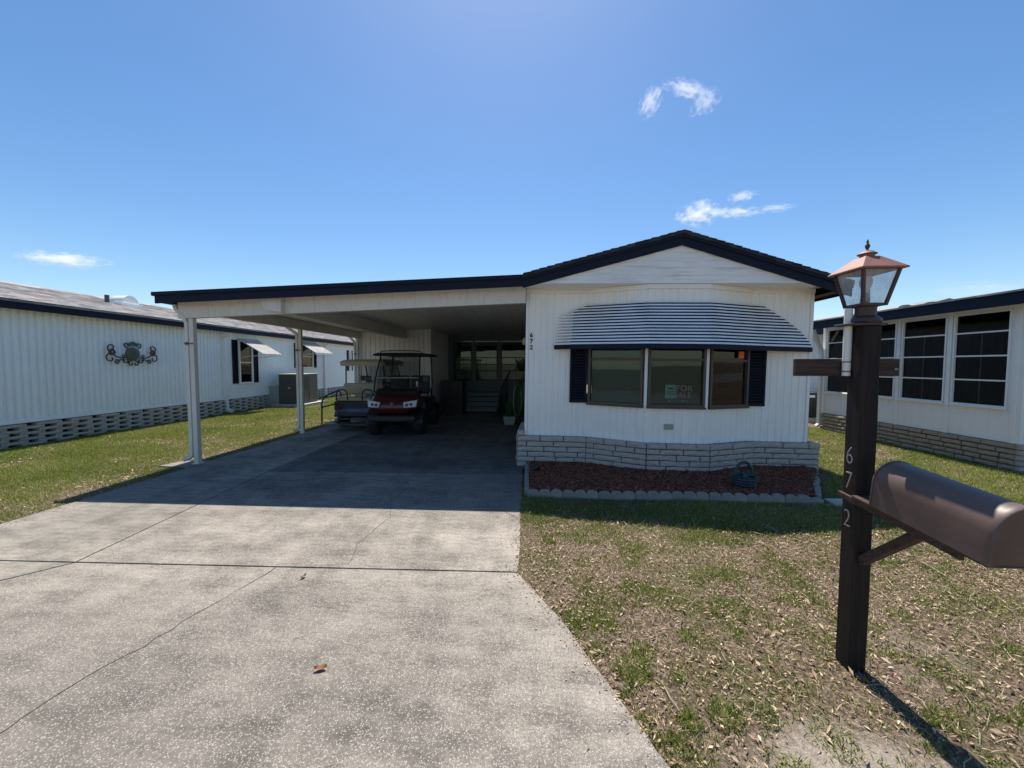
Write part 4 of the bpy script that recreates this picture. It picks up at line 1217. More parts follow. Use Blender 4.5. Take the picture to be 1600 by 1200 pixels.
# ================================================================== neighbour's long house on the left
lhL = Vector((-10.1, 13.5, 0))
lh = thing('neighbour_house', 'long pale ribbed mobile home with grey shingle roof and navy fascia across the side lawn', 'mobile home', tuple(lhL))
X = -10.1
Y0, Y1 = 5.4, 25.5
LE_Z = 2.70
m_ = MB()
ribbed(m_, [(X, Y0), (X, 12.30)], .52, LE_Z, .127, .038, .36)
obj('wall', m_, M['bluewall'], lh)
m_ = MB()
ribbed(m_, [(X, 12.42), (X, Y1)], .52, LE_Z, .10, .012, .72)
obj('wall', m_, M['bluewall'], lh)
m_ = MB()
ribbed(m_, [(-14.1, Y0), (X, Y0)], .52, LE_Z, .127, .015, .6)
obj('wall', m_, M['bluewall'], lh)
m_ = MB()
m_.add([(-14.1, Y0, LE_Z), (X, Y0, LE_Z), (-12.1, Y0, 3.42)], [(0, 1, 2)])
m_.add([(-14.1, Y1, .5), (X, Y1, .5), (X, Y1, LE_Z), (-12.1, Y1, 3.42), (-14.1, Y1, LE_Z)], [(0, 1, 2, 3, 4)])
m_.add([(-14.1, Y0, .5), (-14.1, Y1, .5), (-14.1, Y1, LE_Z), (-14.1, Y0, LE_Z)], [(0, 1, 2, 3)])
obj('wall', m_, M['bluewall'], lh)
obj('base_trim', MB().box(X - .02, X + .018, Y0, Y1, .435, .525), M['bluewall'], lh, bevel=.004)
obj('seam_strip', MB().box(X - .03, X + .012, 12.29, 12.43, .52, LE_Z), M['bluewall'], lh)
EX, EZ = X + .30, 2.845
obj('fascia', MB().box(EX - .028, EX, Y0 - .3, Y1 + .3, 2.665, EZ), M['navy'], lh, bevel=.004)
obj('soffit', MB().box(X, EX - .029, Y0 - .3, Y1 + .3, 2.688, 2.698), M['white'], lh)
rise = (3.52 - EZ) / (-12.1 - EX - .03)
base = MB()
base.prism([(EX + .03, EZ - .01), (-12.1, 3.50), (-14.45, EZ - .01), (-14.45, EZ - .04), (-12.1, 3.46), (EX + .03, EZ - .04)], 'y', Y0 - .35, Y1 + .35)
lroof = obj('roof', base, M['roof_grey'], lh)
m_ = MB()
nc = 16
r_ = random.Random(2)
for k in range(nc):                         # shingle courses, each a tab row lapped over the one below
    xa_, xb_ = EX + .035 + (-12.1 - EX - .035) * k / nc, EX + .035 + (-12.1 - EX - .035) * (k + 1.1) / nc
    za_, zb_ = EZ + (3.50 - EZ) * k / nc + .010, EZ + (3.50 - EZ) * (k + 1.1) / nc + .002
    y = Y0 - .35 - r_.uniform(0, .3)
    while y < Y1 + .35:
        w_ = r_.choice((.16, .22, .3, .34))
        y2 = min(y + w_, Y1 + .35)
        dz = r_.uniform(0, .006)
        if y2 > Y0 - .35:
            ya = max(y, Y0 - .35)
            m_.add([(xa_, ya, za_ - .012), (xa_, y2 - .008, za_ - .012), (xa_, y2 - .008, za_ + dz), (xa_, ya, za_ + dz), (xb_, ya, zb_), (xb_, y2 - .008, zb_)], [(0, 1, 2, 3), (3, 2, 5, 4)])
        y = y2
obj('shingles', m_, M['roof_grey'], lroof, kind='stuff')
obj('ridge_cap', MB().prism([(-11.98, 3.475), (-12.1, 3.525), (-12.22, 3.475), (-12.1, 3.50)], 'y', Y0 - .36, Y1 + .36), M['roof_grey'], lroof)
def rz(x): return EZ + (x - EX) / (-12.1 - EX) * (3.50 - EZ)
obj('vent_pipe', MB().lathe([(.05, rz(-11.3) - .05), (.05, rz(-11.3) + .20), (.04, rz(-11.3) + .20), (.04, rz(-11.3))], (-11.3, 9.95, 0), 12), M['acgrey'], lh, smooth=True)
hood = MB()
for k in range(9):
    pass
arc = [(10.42 + .23 * math.cos(a) * 1.0, rz(-11.3) + .02 + .24 * math.sin(a)) for a in [math.pi * k / 10 for k in range(11)]]
hood.prism(arc, 'x', -11.52, -11.14)
hood.box(-11.50, -11.10, 10.12, 10.70, rz(-11.1) - .03, rz(-11.3) + .03)
obj('vent_hood', hood, M['slat'], lh, smooth=True)
# lattice skirting of concrete cap blocks laid with gaps
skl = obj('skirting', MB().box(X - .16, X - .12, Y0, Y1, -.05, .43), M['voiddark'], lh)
CBM = [brick_mesh('brick', M['capblock'], 80 + s_, 4, 2, .06) for s_ in range(6)]
r_ = random.Random(4)
Mx = seg((X, Y0), (X, Y1))
off = lhL
nrow = 8
for c in range(nrow):
    s_ = (0.29 if c % 2 else 0.0)
    k = 0
    while s_ < 16.8:
        o = bpy.data.objects.new('brick', r_.choice(CBM))
        COL.objects.link(o)
        o.parent = skl
        o.matrix_local = Matrix.Translation(-off) @ Mx @ Matrix.Translation((s_ + .2 + r_.uniform(-.012, .012), .02 + r_.uniform(-.012, .012), -.028 + .056 * (c + .5))) @ Matrix.Rotation(r_.uniform(-.02, .02), 4, 'Z') @ Matrix.Diagonal((.40, .16, .0535, 1))
        s_ += .58
# windows with shutters and tilted awnings
for (s0, w0, w1, s1, zb_, zt_) in ((12.72, 12.98, 13.66, 13.72, .93, 2.47), (16.22, 16.52, 17.62, 17.70, 1.45, 2.55), (21.05, 21.32, 21.52, 21.55, 1.25, 2.42)):
    w = window_unit(lh, (X + .03, w0), (X + .03, w1), zb_, zt_, .06, .07, M['white'], ((zb_ + zt_) / 2 - .02,), (), M['glass'], .12, M['shade'] if s0 < 20 else M['room'], None)
    Ms_ = seg((X, 5), (X, 6))
    sw = .24 if s0 < 20 else .18
    obj('shutter', shutter_mb(Ms_, s0 - 5, s0 - 5 + sw, zb_ + .02, zt_ - .01, -.032), M['shutter'], lh)
    obj('shutter', shutter_mb(Ms_, s1 - 5, s1 - 5 + sw, zb_ + .02, zt_ - .01, -.032), M['shutter'], lh)
def awning_panel(y0, y1, z_top, drop, proj):
    a = obj('window_awning', MB().box(X + .005, X + .03, y0, y1, z_top - .02, z_top + .03), M['slat'], lh)
    n = 9
    w_ = (y1 - y0) / n
    for k in range(n):
        ya, yb = y0 + w_ * k, y0 + w_ * (k + 1) - .012
        ym = (ya + yb) / 2
        sec = [(ya, 0), (ya + w_ * .12, .035), (yb - w_ * .35, .035), (yb, 0)]
        A = [(X + .03, y, z_top + h) for y, h in sec]
        B = [(X + proj, y, z_top - drop + h) for y, h in sec]
        m_ = MB().add(A + B, [(0, 1, 5, 4), (1, 2, 6, 5), (2, 3, 7, 6)])
        obj('slat', m_, M['awnpanel'], a)
    obj('front_rail', MB().box(X + proj - .015, X + proj + .012, y0, y1, z_top - drop - .05, z_top - drop + .01), M['slat'], a)
    for y in (y0 + .03, y1 - .03):
        obj('strut', MB().tube([(X + .02, y, z_top - drop - .1), (X + proj - .03, y, z_top - drop - .01)], .012, 6), M['white'], a)
awning_panel(12.95, 13.98, 2.50, .55, .95)
awning_panel(16.45, 17.95, 2.60, .50, .85)
for y in (12.36, 18.6):
    obj('downspout', MB().tube([(X + .25, y, 2.66), (X + .22, y, 2.60), (X + .06, y, 2.52), (X + .05, y, 2.4), (X + .05, y, .16), (X + .08, y, .10), (X + .25, y, .05)], .03, flat=(.035, .045)), M['white'], lh)

# scrolled iron ornament hanging on that wall
orn = thing('wall_ornament', 'scrolled iron ornament with round medallion hanging on the pale ribbed wall', 'ornament', (X + .03, 9.40, 1.88))
def spiral(c, r0, r1, a0, a1, n=22):
    return [(c[0] + (r0 + (r1 - r0) * k / n) * math.cos(a0 + (a1 - a0) * k / n), c[1] + (r0 + (r1 - r0) * k / n) * math.sin(a0 + (a1 - a0) * k / n)) for k in range(n + 1)]
def scroll(pts, r=.013):
    return MB().tube([(X + .045, 9.40 + p, 1.88 + q) for p, q in pts], r, 6)
for s_ in (-1, 1):
    sc_ = [
        [(s_ * .17, -.10), (s_ * .28, -.11), (s_ * .40, -.08), (s_ * .48, -.02), (s_ * .52, .03)],
        [(s_ * (.50 + p), .09 + q) for p, q in spiral((0, 0.05), .115, .025, -1.6, 4.2)],
        [(s_ * (.53 + p), -.10 + q) for p, q in spiral((0, -.02), .125, .03, 1.7, -3.6)],
        [(s_ * (.15 + p), -.17 + q) for p, q in spiral((0.02, 0), .085, .02, .6, -4.4)],
        [(s_ * (.06 + p), -.25 + q) for p, q in spiral((0.0, 0), .07, .018, 1.6, -4.0)],
        [(s_ * (.15 + p), .22 + q) for p, q in spiral((0.0, 0), .075, .02, -2.0, 4.0)],
        [(s_ * .20, -.16), (s_ * .30, -.15), (s_ * .38, -.19)],
    ]
    for p in sc_:
        obj('scroll', scroll(p), M['ironwork'], orn, smooth=True)
    for (a, b, rr, mt) in ((.50, .03, .055, M['rustred']), (.40, -.20, .04, M['medallion']), (.24, -.06, .03, M['medallion'])):
        m_ = MB()
        for k in range(6):
            t = k * 1.047
            m_.ball((X + .055, 9.40 + s_ * a + rr * math.cos(t), 1.88 + b + rr * math.sin(t)), .012, rr * .62, rr * .62, 6, 4)
        obj('rosette', m_, mt, orn, smooth=True)
obj('medallion', MB().lathe([(.0, .02), (.06, .055), (.09, .035), (.13, .04), (.165, .03), (.175, .012), (.0, .01)], (X + .02, 9.40, 1.87), 20, 'x'), M['medallion'], orn, smooth=True)
cr_ = MB()
for k in range(7):
    a = R(30 + 20 * k)
    cr_.ball((X + .05, 9.40 + .10 * math.cos(a), 2.07 + .07 * math.sin(a)), .02, .035, .05, 6, 4)
obj('crest', cr_, M['medallion'], orn, smooth=True)

# air conditioner beside that wall
ac = thing('air_conditioner', 'dark taupe air conditioner cabinet on a concrete pad by the long pale house', 'air conditioner', (-9.25, 15.0, 0))
obj('cabinet', MB().rbox(-9.68, -8.82, 14.5, 15.75, .08, 1.205, .02, 2), M['acgrey'], ac)
obj('top_panel', MB().rbox(-9.70, -8.80, 14.48, 15.77, 1.206, 1.25, .015, 2), M['ductgrey'], ac)
obj('pad', MB().box(-9.85, -8.62, 14.3, 15.95, -.05, .079), M['slabgrey'], ac, bevel=.01)
for k in range(14):
    z = .62 + .036 * k
    obj('louver', MB().box(-8.818, -8.806, 14.58, 15.0, z, z + .018), M['blackplastic'], ac)
obj('badge', MB().box(-9.30, -9.20, 14.492, 14.498, .68, .72), M['chrome'], ac)
obj('access_panel', MB().box(-8.819, -8.808, 15.1, 15.7, .15, 1.15), M['acgrey'], ac)
duct = thing('duct_box', 'grey green metal duct cover standing between the air conditioner and the wall', 'duct cover', (-9.9, 14.6, 0))
obj('cover', MB().rbox(-10.08, -9.70, 14.52, 15.4, 0.0, .76, .015, 2), M['ductgrey'], duct)
obj('flange', MB().box(-10.095, -9.69, 14.50, 14.518, .0, .03).box(-10.095, -9.69, 14.50, 14.518, .72, .765), M['ductgrey'], duct)

# ================================================================== right neighbour
rhL = Vector((7.4, 8.0, 0))
rh = thing('sunroom_house', 'white house with dark gridded sunroom windows and tan brick base on the right', 'house', tuple(rhL))
RX = 7.4
ya, yb = 9.95, 6.05        # along -X side wall, far to near
m_ = MB(seg((RX, ya), (RX, yb)))
Lr = ya - yb
m_.box(0, Lr, 0, .06, .40, .92)
m_.box(0, Lr, 0, .06, 2.46, 2.62)
wins = [(9.84, 8.055), (7.94, 7.125), (7.015, 6.22)]
edges = [0] + [e for a, b in wins for e in (ya - a, ya - b)] + [Lr]
for a, b in zip(edges[0::2], edges[1::2]):
    m_.box(a, b, .001, .06, .92, 2.46)
obj('wall', m_, M['siding'], rh, bevel=.002)
for y in (7.07, 6.13, 7.998, 9.90):
    obj('mullion', MB().box(RX - .028, RX - .001, y - .032, y + .032, .40, 2.60), M['white'], rh, bevel=.004)
for a, b in wins:
    L_ = a - b
    w = window_unit(rh, (RX, a), (RX, b), .93, 2.455, .024, .07, M['white'], (1.35, 1.745, 2.13), ((L_ * .5, .95, 2.13),), M['tinted'], .25, M['room'], None, y=.01, bar=.012)
    obj('sill', MB(seg((RX, a), (RX, b))).box(-.02, L_ + .02, -.06, -.026, .905, .935), M['white'], w, bevel=.003)
# front of the sunroom (faces the street)
m_ = MB(seg((RX, 6.05), (11.6, 6.05)))
m_.box(.0, 4.2, .0, .06, .40, .92).box(0, 4.2, 0, .06, 2.46, 2.62)
for a, b in ((0.0, .16), (1.5, 1.7), (2.9, 3.1), (4.05, 4.2)):
    m_.box(a, b, .001, .06, .92, 2.46)
obj('wall', m_, M['siding'], rh)
for a, b in ((.16, 1.5), (1.7, 2.9), (3.1, 4.05)):
    window_unit(rh, (RX + a, 6.05), (RX + b, 6.05), .93, 2.455, .04, .07, M['white'], (1.35, 1.745, 2.13), (((b - a) / 2, .95, 2.13),), M['tinted'], .25, M['room'], None, y=.01, bar=.012)
obj('corner_trim', MB().box(RX - .012, RX + .05, 6.036, 6.10, .40, 2.62), M['white'], rh, bevel=.004)
m_ = MB()
ribbed(m_, [(8.5, 19.0), (8.5, 10.0)], .45, 2.5, .12, .012, .6)
m_.box(RX, 8.5, 9.952, 10.0, .40, 2.62)
obj('wall', m_, M['bluewall'], rh)
core = MB().box(RX + .03, RX + .12, 6.1, 9.94, -.05, .395).box(RX + .05, 11.6, 6.09, 6.16, -.05, .395).box(8.52, 8.6, 10.0, 19, -.05, .44)
rsk = obj('skirting', core, M['mortar'], rh)
r_ = random.Random(8)
brick_run(rsk, (RX - .03, 9.95), (RX - .03, 6.06), BT, -.09, 6, .0815, (.24, .28, .33), .09, r_, out=-.035, off=rhL, gap=.019)
brick_run(rsk, (RX - .03, 6.015), (9.6, 6.015), BR, -.09, 6, .0815, (.34, .38, .44), .09, r_, out=-.035, off=rhL)
m_ = MB().box(7.06, 7.09, 5.3, 9.98, 2.475, 2.655)
obj('fascia', m_, M['navy'], rh, bevel=.004)
obj('fascia', MB().box(7.06, 11.9, 5.27, 5.299, 2.475, 2.655), M['navy'], rh, bevel=.004)
obj('soffit', MB().box(7.091, 11.9, 5.30, 9.98, 2.622, 2.632), M['white'], rh)
obj('eave_trim', MB().box(RX - .02, RX - .001, 6.05, 9.95, 2.545, 2.621), M['white'], rh)
obj('roof', MB().prism([(7.03, 2.657), (11.9, 3.0), (11.9, 3.03), (7.03, 2.685)], 'y', 5.24, 10.0), M['roof_grey'], rh)
obj('roof', MB().prism([(8.1, 2.62), (10.4, 3.25), (12.7, 2.62), (12.7, 2.59), (10.4, 3.22), (8.1, 2.59)], 'y', 10.02, 19.3), M['roof_grey'], rh)
obj('fascia', MB().box(8.09, 8.115, 10.02, 19.3, 2.44, 2.60), M['navy'], rh)
obj('downspout', MB().tube([(7.10, 9.93, 2.50), (7.12, 9.93, 2.40), (7.33, 9.95, 1.98), (7.335, 9.95, 1.9), (7.335, 9.95, .12), (7.28, 9.95, .05)], .03, flat=(.03, .045)), M['post_white'], rh)
for x, y in ((7.75, 8.3), (8.0, 8.05)):
    z = 2.685 + (x - 7.03) * .0705
    obj('roof_vent', MB().lathe([(.08, z - .02), (.08, z + .03), (.11, z + .04), (.09, z + .075), (.05, z + .095), (.0, z + .10)], (x, y, 0), 14), M['roof_dark'], rh, smooth=True)
gb = thing('utility_cabinet', 'dark green utility cabinet with a white sticker on a white base beyond the white home', 'cabinet', (8.05, 11.5, 0))
obj('cabinet', MB().rbox(7.82, 8.32, 11.1, 12.0, .11, .82, .02, 2), M['darkgreen'], gb)
obj('base', MB().box(7.78, 8.36, 11.05, 12.05, -.03, .109), M['slabgrey'], gb)
obj('sticker', MB().box(7.90, 8.05, 11.09, 11.099, .68, .75), M['signwhite'], gb)

# ================================================================== lamp post with mailbox arm
lp = thing('lamp_post', 'dark wooden post numbered 672 carrying a red brown lantern, a crossboard and a mailbox shelf', 'lamp post', (1.745, 2.075, 0))
pm_ = MB()
pts_b = [(1.700, 2.030), (1.790, 2.030), (1.790, 2.120), (1.700, 2.120)]
rings = []
r_ = random.Random(6)
for k in range(9):
    z = -.2 + 2.0 * k / 8
    rings.append([(x + r_.uniform(-.0015, .0015), y + r_.uniform(-.0015, .0015), z) for x, y in pts_b])
pm_.loft(rings)
post = obj('post', pm_, M['sidewood'], lp, bevel=.005)
for ch, z in (('6', 1.119), ('7', .985), ('2', .783)):
    m4 = Matrix(((0, 0, -1, 1.6965), (-1, 0, 0, 2.077), (0, 1, 0, z), (0, 0, 0, 1)))
    me = text_mesh(ch, .135, .002, m4, -.0028)
    me.transform(Matrix.Translation((0, 2.077, 0)) @ Matrix.Diagonal((1, .72, 1, 1)) @ Matrix.Translation((0, -2.077, 0)))
    me.transform(Matrix.Translation(-OFF[lp.name]))
    obj('number', me, M['silver'], lp)
for s_ in ():
    pass
obj('crossboard', MB().box(1.432, 1.968, 2.1205, 2.142, 1.540, 1.632), M['boardwood'], lp, bevel=.003)
obj('nail', MB().ball((1.945, 2.118, 1.578), .007).tube([(1.945, 2.12, 1.578), (1.96, 2.105, 1.575)], .003, 5), M['silver'], lp)
pp = obj('flag_pipe', MB().lathe([(.014, 1.542), (.0185, 1.542), (.0185, 1.893), (.014, 1.893)], (1.678, 2.100, 0), 14), M['pvc'], lp, smooth=True)
for z in (1.562, 1.612, 1.80):
    obj('strap', MB().lathe([(.0188, z), (.0200, z), (.0200, z + .006), (.0188, z + .006)], (1.678, 2.100, 0), 14), M['strap'], pp)
sl = lambda y, d: .8955 + (y - 1.66) * .0875 + d
def sloped(x0, x1, y0, y1, d0, d1):
    return MB().prism([(y0, sl(y0, d0)), (y1, sl(y1, d0)), (y1, sl(y1, d1)), (y0, sl(y0, d1))], 'x', x0, x1)
obj('arm', sloped(1.682, 1.699, 1.53, 2.126, -.046, -.017), M['boardwood'], lp, bevel=.003)
obj('arm', sloped(1.791, 1.815, 1.53, 2.126, -.046, -.017), M['boardwood'], lp, bevel=.003)
obj('shelf', sloped(1.672, 1.848, 1.44, 2.027, -.0165, 0), M['boardwood'], lp, bevel=.003)
bv = Vector((0, 1.73 - 2.035, .872 - .575)).normalized()
obj('brace', MB().tube([(1.745, 2.033, .575), (1.745, 1.73, .862)], .02, flat=(.022, .020)), M['boardwood'], lp, bevel=.002)
obj('top_plate', MB().box(1.630, 1.805, 2.015, 2.135, 1.8005, 1.812), M['lampbrown'], lp, bevel=.003)
obj('collar', MB().lathe([(.062, 1.8125), (.068, 1.82), (.064, 1.838), (.050, 1.848), (.044, 1.852), (.044, 1.893), (.050, 1.898), (.0, 1.898)], (1.742, 2.075, 0), 24), M['lampbrown'], lp, smooth=True)
CXL, CYL = 1.737, 2.075
tz, bz, ts, bs = 2.080, 1.900, .088, .054
lan = obj('lantern', MB().box(CXL - bs - .004, CXL + bs + .004, CYL - bs - .004, CYL + bs + .004, 1.8985, 1.912), M['lampbrown'], lp, bevel=.002)
cor = lambda s_, z: [(CXL - s_, CYL - s_, z), (CXL + s_, CYL - s_, z), (CXL + s_, CYL + s_, z), (CXL - s_, CYL + s_, z)]
for b_, t_ in zip(cor(bs, bz), cor(ts, tz)):
    obj('frame_bar', MB().tube([b_, t_], .006, flat=(.0065, .0065)), M['lampbrown'], lan)
ct, cb = cor(ts, tz), cor(bs, bz)
for i in range(4):
    j = (i + 1) % 4
    obj('rim', MB().tube([ct[i], ct[j]], .005, flat=(.006, .006)), M['lampbrown'], lan)
    ins = .004
    def sh(p, s_): return (CXL + (p[0] - CXL) * s_, CYL + (p[1] - CYL) * s_, p[2])
    obj('pane', MB().add([sh(cb[i], .96), sh(cb[j], .96), sh(ct[j], .97), sh(ct[i], .97)], [(0, 1, 2, 3)]), M['lantern_glass'], lan)
rs = .111
obj('lantern_roof', MB().loft([cor(rs, 2.074), cor(rs, 2.081), cor(.040, 2.146), cor(.036, 2.149)]), M['lamproof'], lan, bevel=.002)
obj('vent_collar', MB().lathe([(.030, 2.1495), (.030, 2.162), (.040, 2.164), (.041, 2.167), (.026, 2.178), (.012, 2.184), (.0, 2.185)], (CXL, CYL, 0), 20), M['lamproof'], lan, smooth=True)
obj('finial', MB().lathe([(.005, 2.184), (.005, 2.192), (.0095, 2.200), (.011, 2.209), (.007, 2.218), (.004, 2.222), (.006, 2.228), (.001, 2.242)], (CXL, CYL, 0), 12), M['lampbrown'], lan, smooth=True)
obj('socket', MB().lathe([(.020, 1.9125), (.020, 1.94), (.017, 1.965), (.0, 1.966)], (CXL, CYL, 0), 14), M['lampbrown'], lan, smooth=True)
obj('bulb', MB().lathe([(.012, 1.9665), (.014, 1.98), (.026, 2.01), (.028, 2.03), (.020, 2.05), (.0, 2.058)], (CXL, CYL, 0), 14), M['bulb'], lan, smooth=True)

mbx = thing('mailbox', 'brown rounded metal mailbox on the shelf of the lamp post, door towards the street', 'mailbox', (1.758, 1.66, .896), (0, 0, 0))
OFF[mbx.name] = Vector((1.757, 1.66, .92))   # parts are laid out round x = 1.757, then the root sits at 1.758, .896
mbx.rotation_euler = (R(5.0), 0, R(-1.0))
def arch(y, w, h, ex=0.0, n=14):
    r = w / 2
    st_ = h - r
    pts = [(-r - ex, y, 0.0 - ex * .3), (-r - ex, y, st_ * .5)]
    pts += [((r + ex) * math.cos(a), y, st_ + (r + ex) * math.sin(a)) for a in [math.pi - math.pi * k / n for k in range(n + 1)]]
    pts += [(r + ex, y, st_ * .5), (r + ex, y, -ex * .3)]
    return [(1.757 + p[0], 1.66 + p[1], .922 + p[2]) for p in pts]
MW, MH = .205, .222
obj('body', MB().loft([arch(.238, MW, MH), arch(.12, MW, MH), arch(0, MW, MH), arch(-.12, MW, MH), arch(-.232, MW, MH)]), M['box'], mbx, smooth=True)
obj('rear_rim', MB().loft([arch(.239, MW, MH, .0035), arch(.246, MW, MH, .0035), arch(.2462, MW, MH, -.01)]), M['box'], mbx, smooth=True)
dr = obj('door', MB().loft([arch(-.2325, MW, MH, .0012), arch(-.2325, MW, MH, .005), arch(-.252, MW, MH, .005), arch(-.256, MW, MH, .002), arch(-.2565, MW, MH, -.012), arch(-.253, MW, MH, -.016)]), M['box'], mbx, smooth=True)
obj('handle', MB().tube([(1.735, 1.66 - .25, .922 + MH - .005), (1.735, 1.66 - .275, .922 + MH + .012), (1.779, 1.66 - .275, .922 + MH + .012), (1.779, 1.66 - .25, .922 + MH - .005)], .005, flat=(.006, .003)), M['box'], dr)

# ================================================================== mulch bed in front of the brick skirting
BED = [(0.03, 5.92), (0.045, 4.68), (3.40, 4.60), (4.10, 5.62), (4.12, 5.78), (3.34, 5.80), (2.6, 5.53), (1.75, 5.53), (.95, 5.92)]
def in_poly(x, y, poly):
    c = np.zeros(len(x), bool)
    j = len(poly) - 1
    for i in range(len(poly)):
        xi, yi = poly[i]; xj, yj = poly[j]
        c ^= ((yi > y) != (yj > y)) & (x < (xj - xi) * (y - yi) / (yj - yi + 1e-12) + xi)
        j = i
    return c
def mz(x, y): return 0.035 + 0.05 * fbm(x, y, 1.6, 21) + .02 * np.clip((y - 4.7), 0, 1)
xs = np.arange(-.02, 4.4, .05); ys = np.arange(4.55, 6.0, .05)
gxx, gyy = np.meshgrid(xs, ys)
zz = mz(gxx, gyy)
ins = in_poly(gxx.ravel(), gyy.ravel(), [(-.0, 6.05), (.0, 4.64), (3.42, 4.56), (4.25, 5.70), (4.25, 6.05)]).reshape(gxx.shape)
vs = [(a, b, c) for a, b, c in zip(gxx.ravel(), gyy.ravel(), zz.ravel())]
fsq = []
for j in range(len(ys) - 1):
    for i in range(len(xs) - 1):
        if ins[j, i] and ins[j + 1, i] and ins[j, i + 1] and ins[j + 1, i + 1]:
            fsq.append((j * len(xs) + i, j * len(xs) + i + 1, (j + 1) * len(xs) + i + 1, (j + 1) * len(xs) + i))
m_ = MB(); m_.v = [Vector(p) for p in vs]; m_.f = fsq
o = struct('flower_bed', m_, M['mulchbase'], smooth=True)
n = 9000
x = rng.uniform(-.0, 4.25, n); y = rng.uniform(4.6, 5.98, n)
k = in_poly(x, y, [(.02, 6.0), (.03, 4.67), (3.39, 4.60), (4.15, 5.68), (4.2, 6.0)])
x, y = x[k], y[k]; n = len(x)
l = rng.uniform(.015, .06, n); w = rng.uniform(.006, .016, n); h = rng.uniform(.004, .01, n)
az = rng.normal(0, .8, n); el = rng.normal(0, .28, n)
d = np.stack([np.cos(az) * np.cos(el), np.sin(az) * np.cos(el), np.sin(el)], 1) * (l / 2)[:, None]
s_ = np.stack([-np.sin(az), np.cos(az), rng.normal(0, .3, n)], 1) * (w / 2)[:, None]
u = np.stack([np.zeros(n), np.zeros(n), h], 1)
c = np.stack([x, y, mz(x, y) + .006], 1)
V = np.stack([c - d - s_, c + d - s_, c + d + s_, c - d + s_, c - d - s_ + u, c + d - s_ + u, c + d + s_ + u, c - d + s_ + u], 1)
b = np.arange(n)[:, None] * 8
q = np.concatenate([b + np.array(f) for f in ((4, 5, 6, 7), (0, 1, 5, 4), (1, 2, 6, 5), (2, 3, 7, 6), (3, 0, 4, 7))])
me = raw_mesh('mulch', V.reshape(-1, 3), q, np.zeros((0, 3), int), np.repeat(rng.beta(2, 2, n), 8))
o = obj('mulch', me, M['mulch']); o['kind'] = 'stuff'; o['label'] = 'red brown bark mulch filling the bed below the brick skirting'

def edging_mesh(seed, broken=False, n=3, L=.43):
    r = random.Random(seed)
    m_ = MB()
    top = []
    w = L / n
    for k in range(n):
        for i in range(7 if k == n - 1 else 6):
            a = math.pi - math.pi * i / 6
            hh = .055 + .038 * math.sin(a) + r.uniform(-.002, .002)
            if broken and k == n - 1: hh *= .75 - .12 * i / 6
            top.append((-L / 2 + w * (k + .5) + w * .5 * math.cos(a), hh))
    poly = [(-L / 2, -.05)] + top[:1] + top[1:] + [(L / 2, -.05)]
    m_.prism(poly, 'y', -.03, .03)
    return m_.mesh('edging_block')
EM = [edging_mesh(i) for i in range(4)] + [edging_mesh(9, True)]
for e in EM: e.materials.append(M['edging'])
nth = ('leftmost, nearest the driveway', 'second from the driveway', 'third from the driveway', 'fourth from the driveway', 'fifth from the driveway', 'sixth, just left of the teal basket', 'seventh, under the teal basket', 'rightmost, with a broken end')
def edging(p, a, mesh, label):
    o = bpy.data.objects.new('edging_block', mesh)
    COL.objects.link(o)
    o.location = (p[0], p[1], -.015 + random.uniform(-.008, .006))
    o.rotation_euler = (random.uniform(-.06, .06), random.uniform(-.02, .02), a)
    o['label'] = label; o['category'] = 'edging block'; o['group'] = 'scalloped edging blocks round the mulch bed'
    b = o.modifiers.new('bevel', 'BEVEL'); b.width = .006; b.segments = 2; b.limit_method = 'ANGLE'; b.angle_limit = R(35)
    return o
for k in range(8):
    t = (k + .5) / 8
    edging((-.01 + 3.46 * t, 4.645 - .07 * t + random.uniform(-.008, .008)), random.uniform(-.02, .02) - .02, EM[4] if k == 7 else EM[k % 4], 'scalloped grey block of the front bed edging, ' + nth[k])
for k, tx in enumerate(('front', 'middle', 'rear')):
    edging((-.015, 4.90 + .40 * k), R(90) + random.uniform(-.03, .03), EM[k], 'scalloped grey block edging the bed along the driveway, %s one of three' % tx)
for k, tx in enumerate(('front', 'middle', 'rear')):
    edging((3.55 + .235 * k, 4.78 + .355 * k), R(56) + random.uniform(-.08, .08), EM[(k + 1) % 4], 'scalloped grey block edging the right end of the bed, %s one of three' % tx)
single('stepping_slab', MB().box(3.52, 4.05, 4.46, 4.66, -.05, .012), M['slabgrey'], 'flat grey stone slab in the lawn right of the mulch bed', 'slab', bevel=.006)

bk = thing('basket_planter', 'dark teal basket shaped planter with a tall ring handle on the red mulch', 'planter', (2.74, 4.93, .06))
prof = [(.06, .06), (.115, .075), (.135, .13), (.145, .19), (.15, .20), (.14, .205), (.125, .18), (.0, .16)]
obj('bowl', MB().lathe(prof, (2.74, 4.93, 0), 20), M['teal'], bk, smooth=True)
obj('handle', MB().tube([(2.74 + .105 * math.cos(a), 4.93, .205 + .165 * math.sin(a) + (.0 if a > 0 else 0)) for a in [R(-8 + 196 * k / 18) for k in range(19)]], .019, 8), M['teal'], bk, smooth=True)
for k in range(3):
    z = .10 + .036 * k
    rr = .128 + .009 * k
    obj('weave_band', MB().tube([(2.74 + (rr + .006 * math.cos(12 * a)) * math.cos(a), 4.93 + (rr + .006 * math.cos(12 * a)) * math.sin(a), z) for a in [6.2832 * i / 48 for i in range(49)]], .011, 6, False), M['teal'], bk, smooth=True)
m_ = MB()
r_ = random.Random(12)
for k in range(26):
    a, rr = r_.uniform(0, 6.28), r_.uniform(0, .11)
    m_.ball((2.74 + rr * math.cos(a), 4.93 + rr * math.sin(a), .19 + r_.uniform(0, .03)), r_.uniform(.018, .03), None, None, 6, 4)
obj('pebbles', m_, M['teal'], bk, kind='stuff', smooth=True)
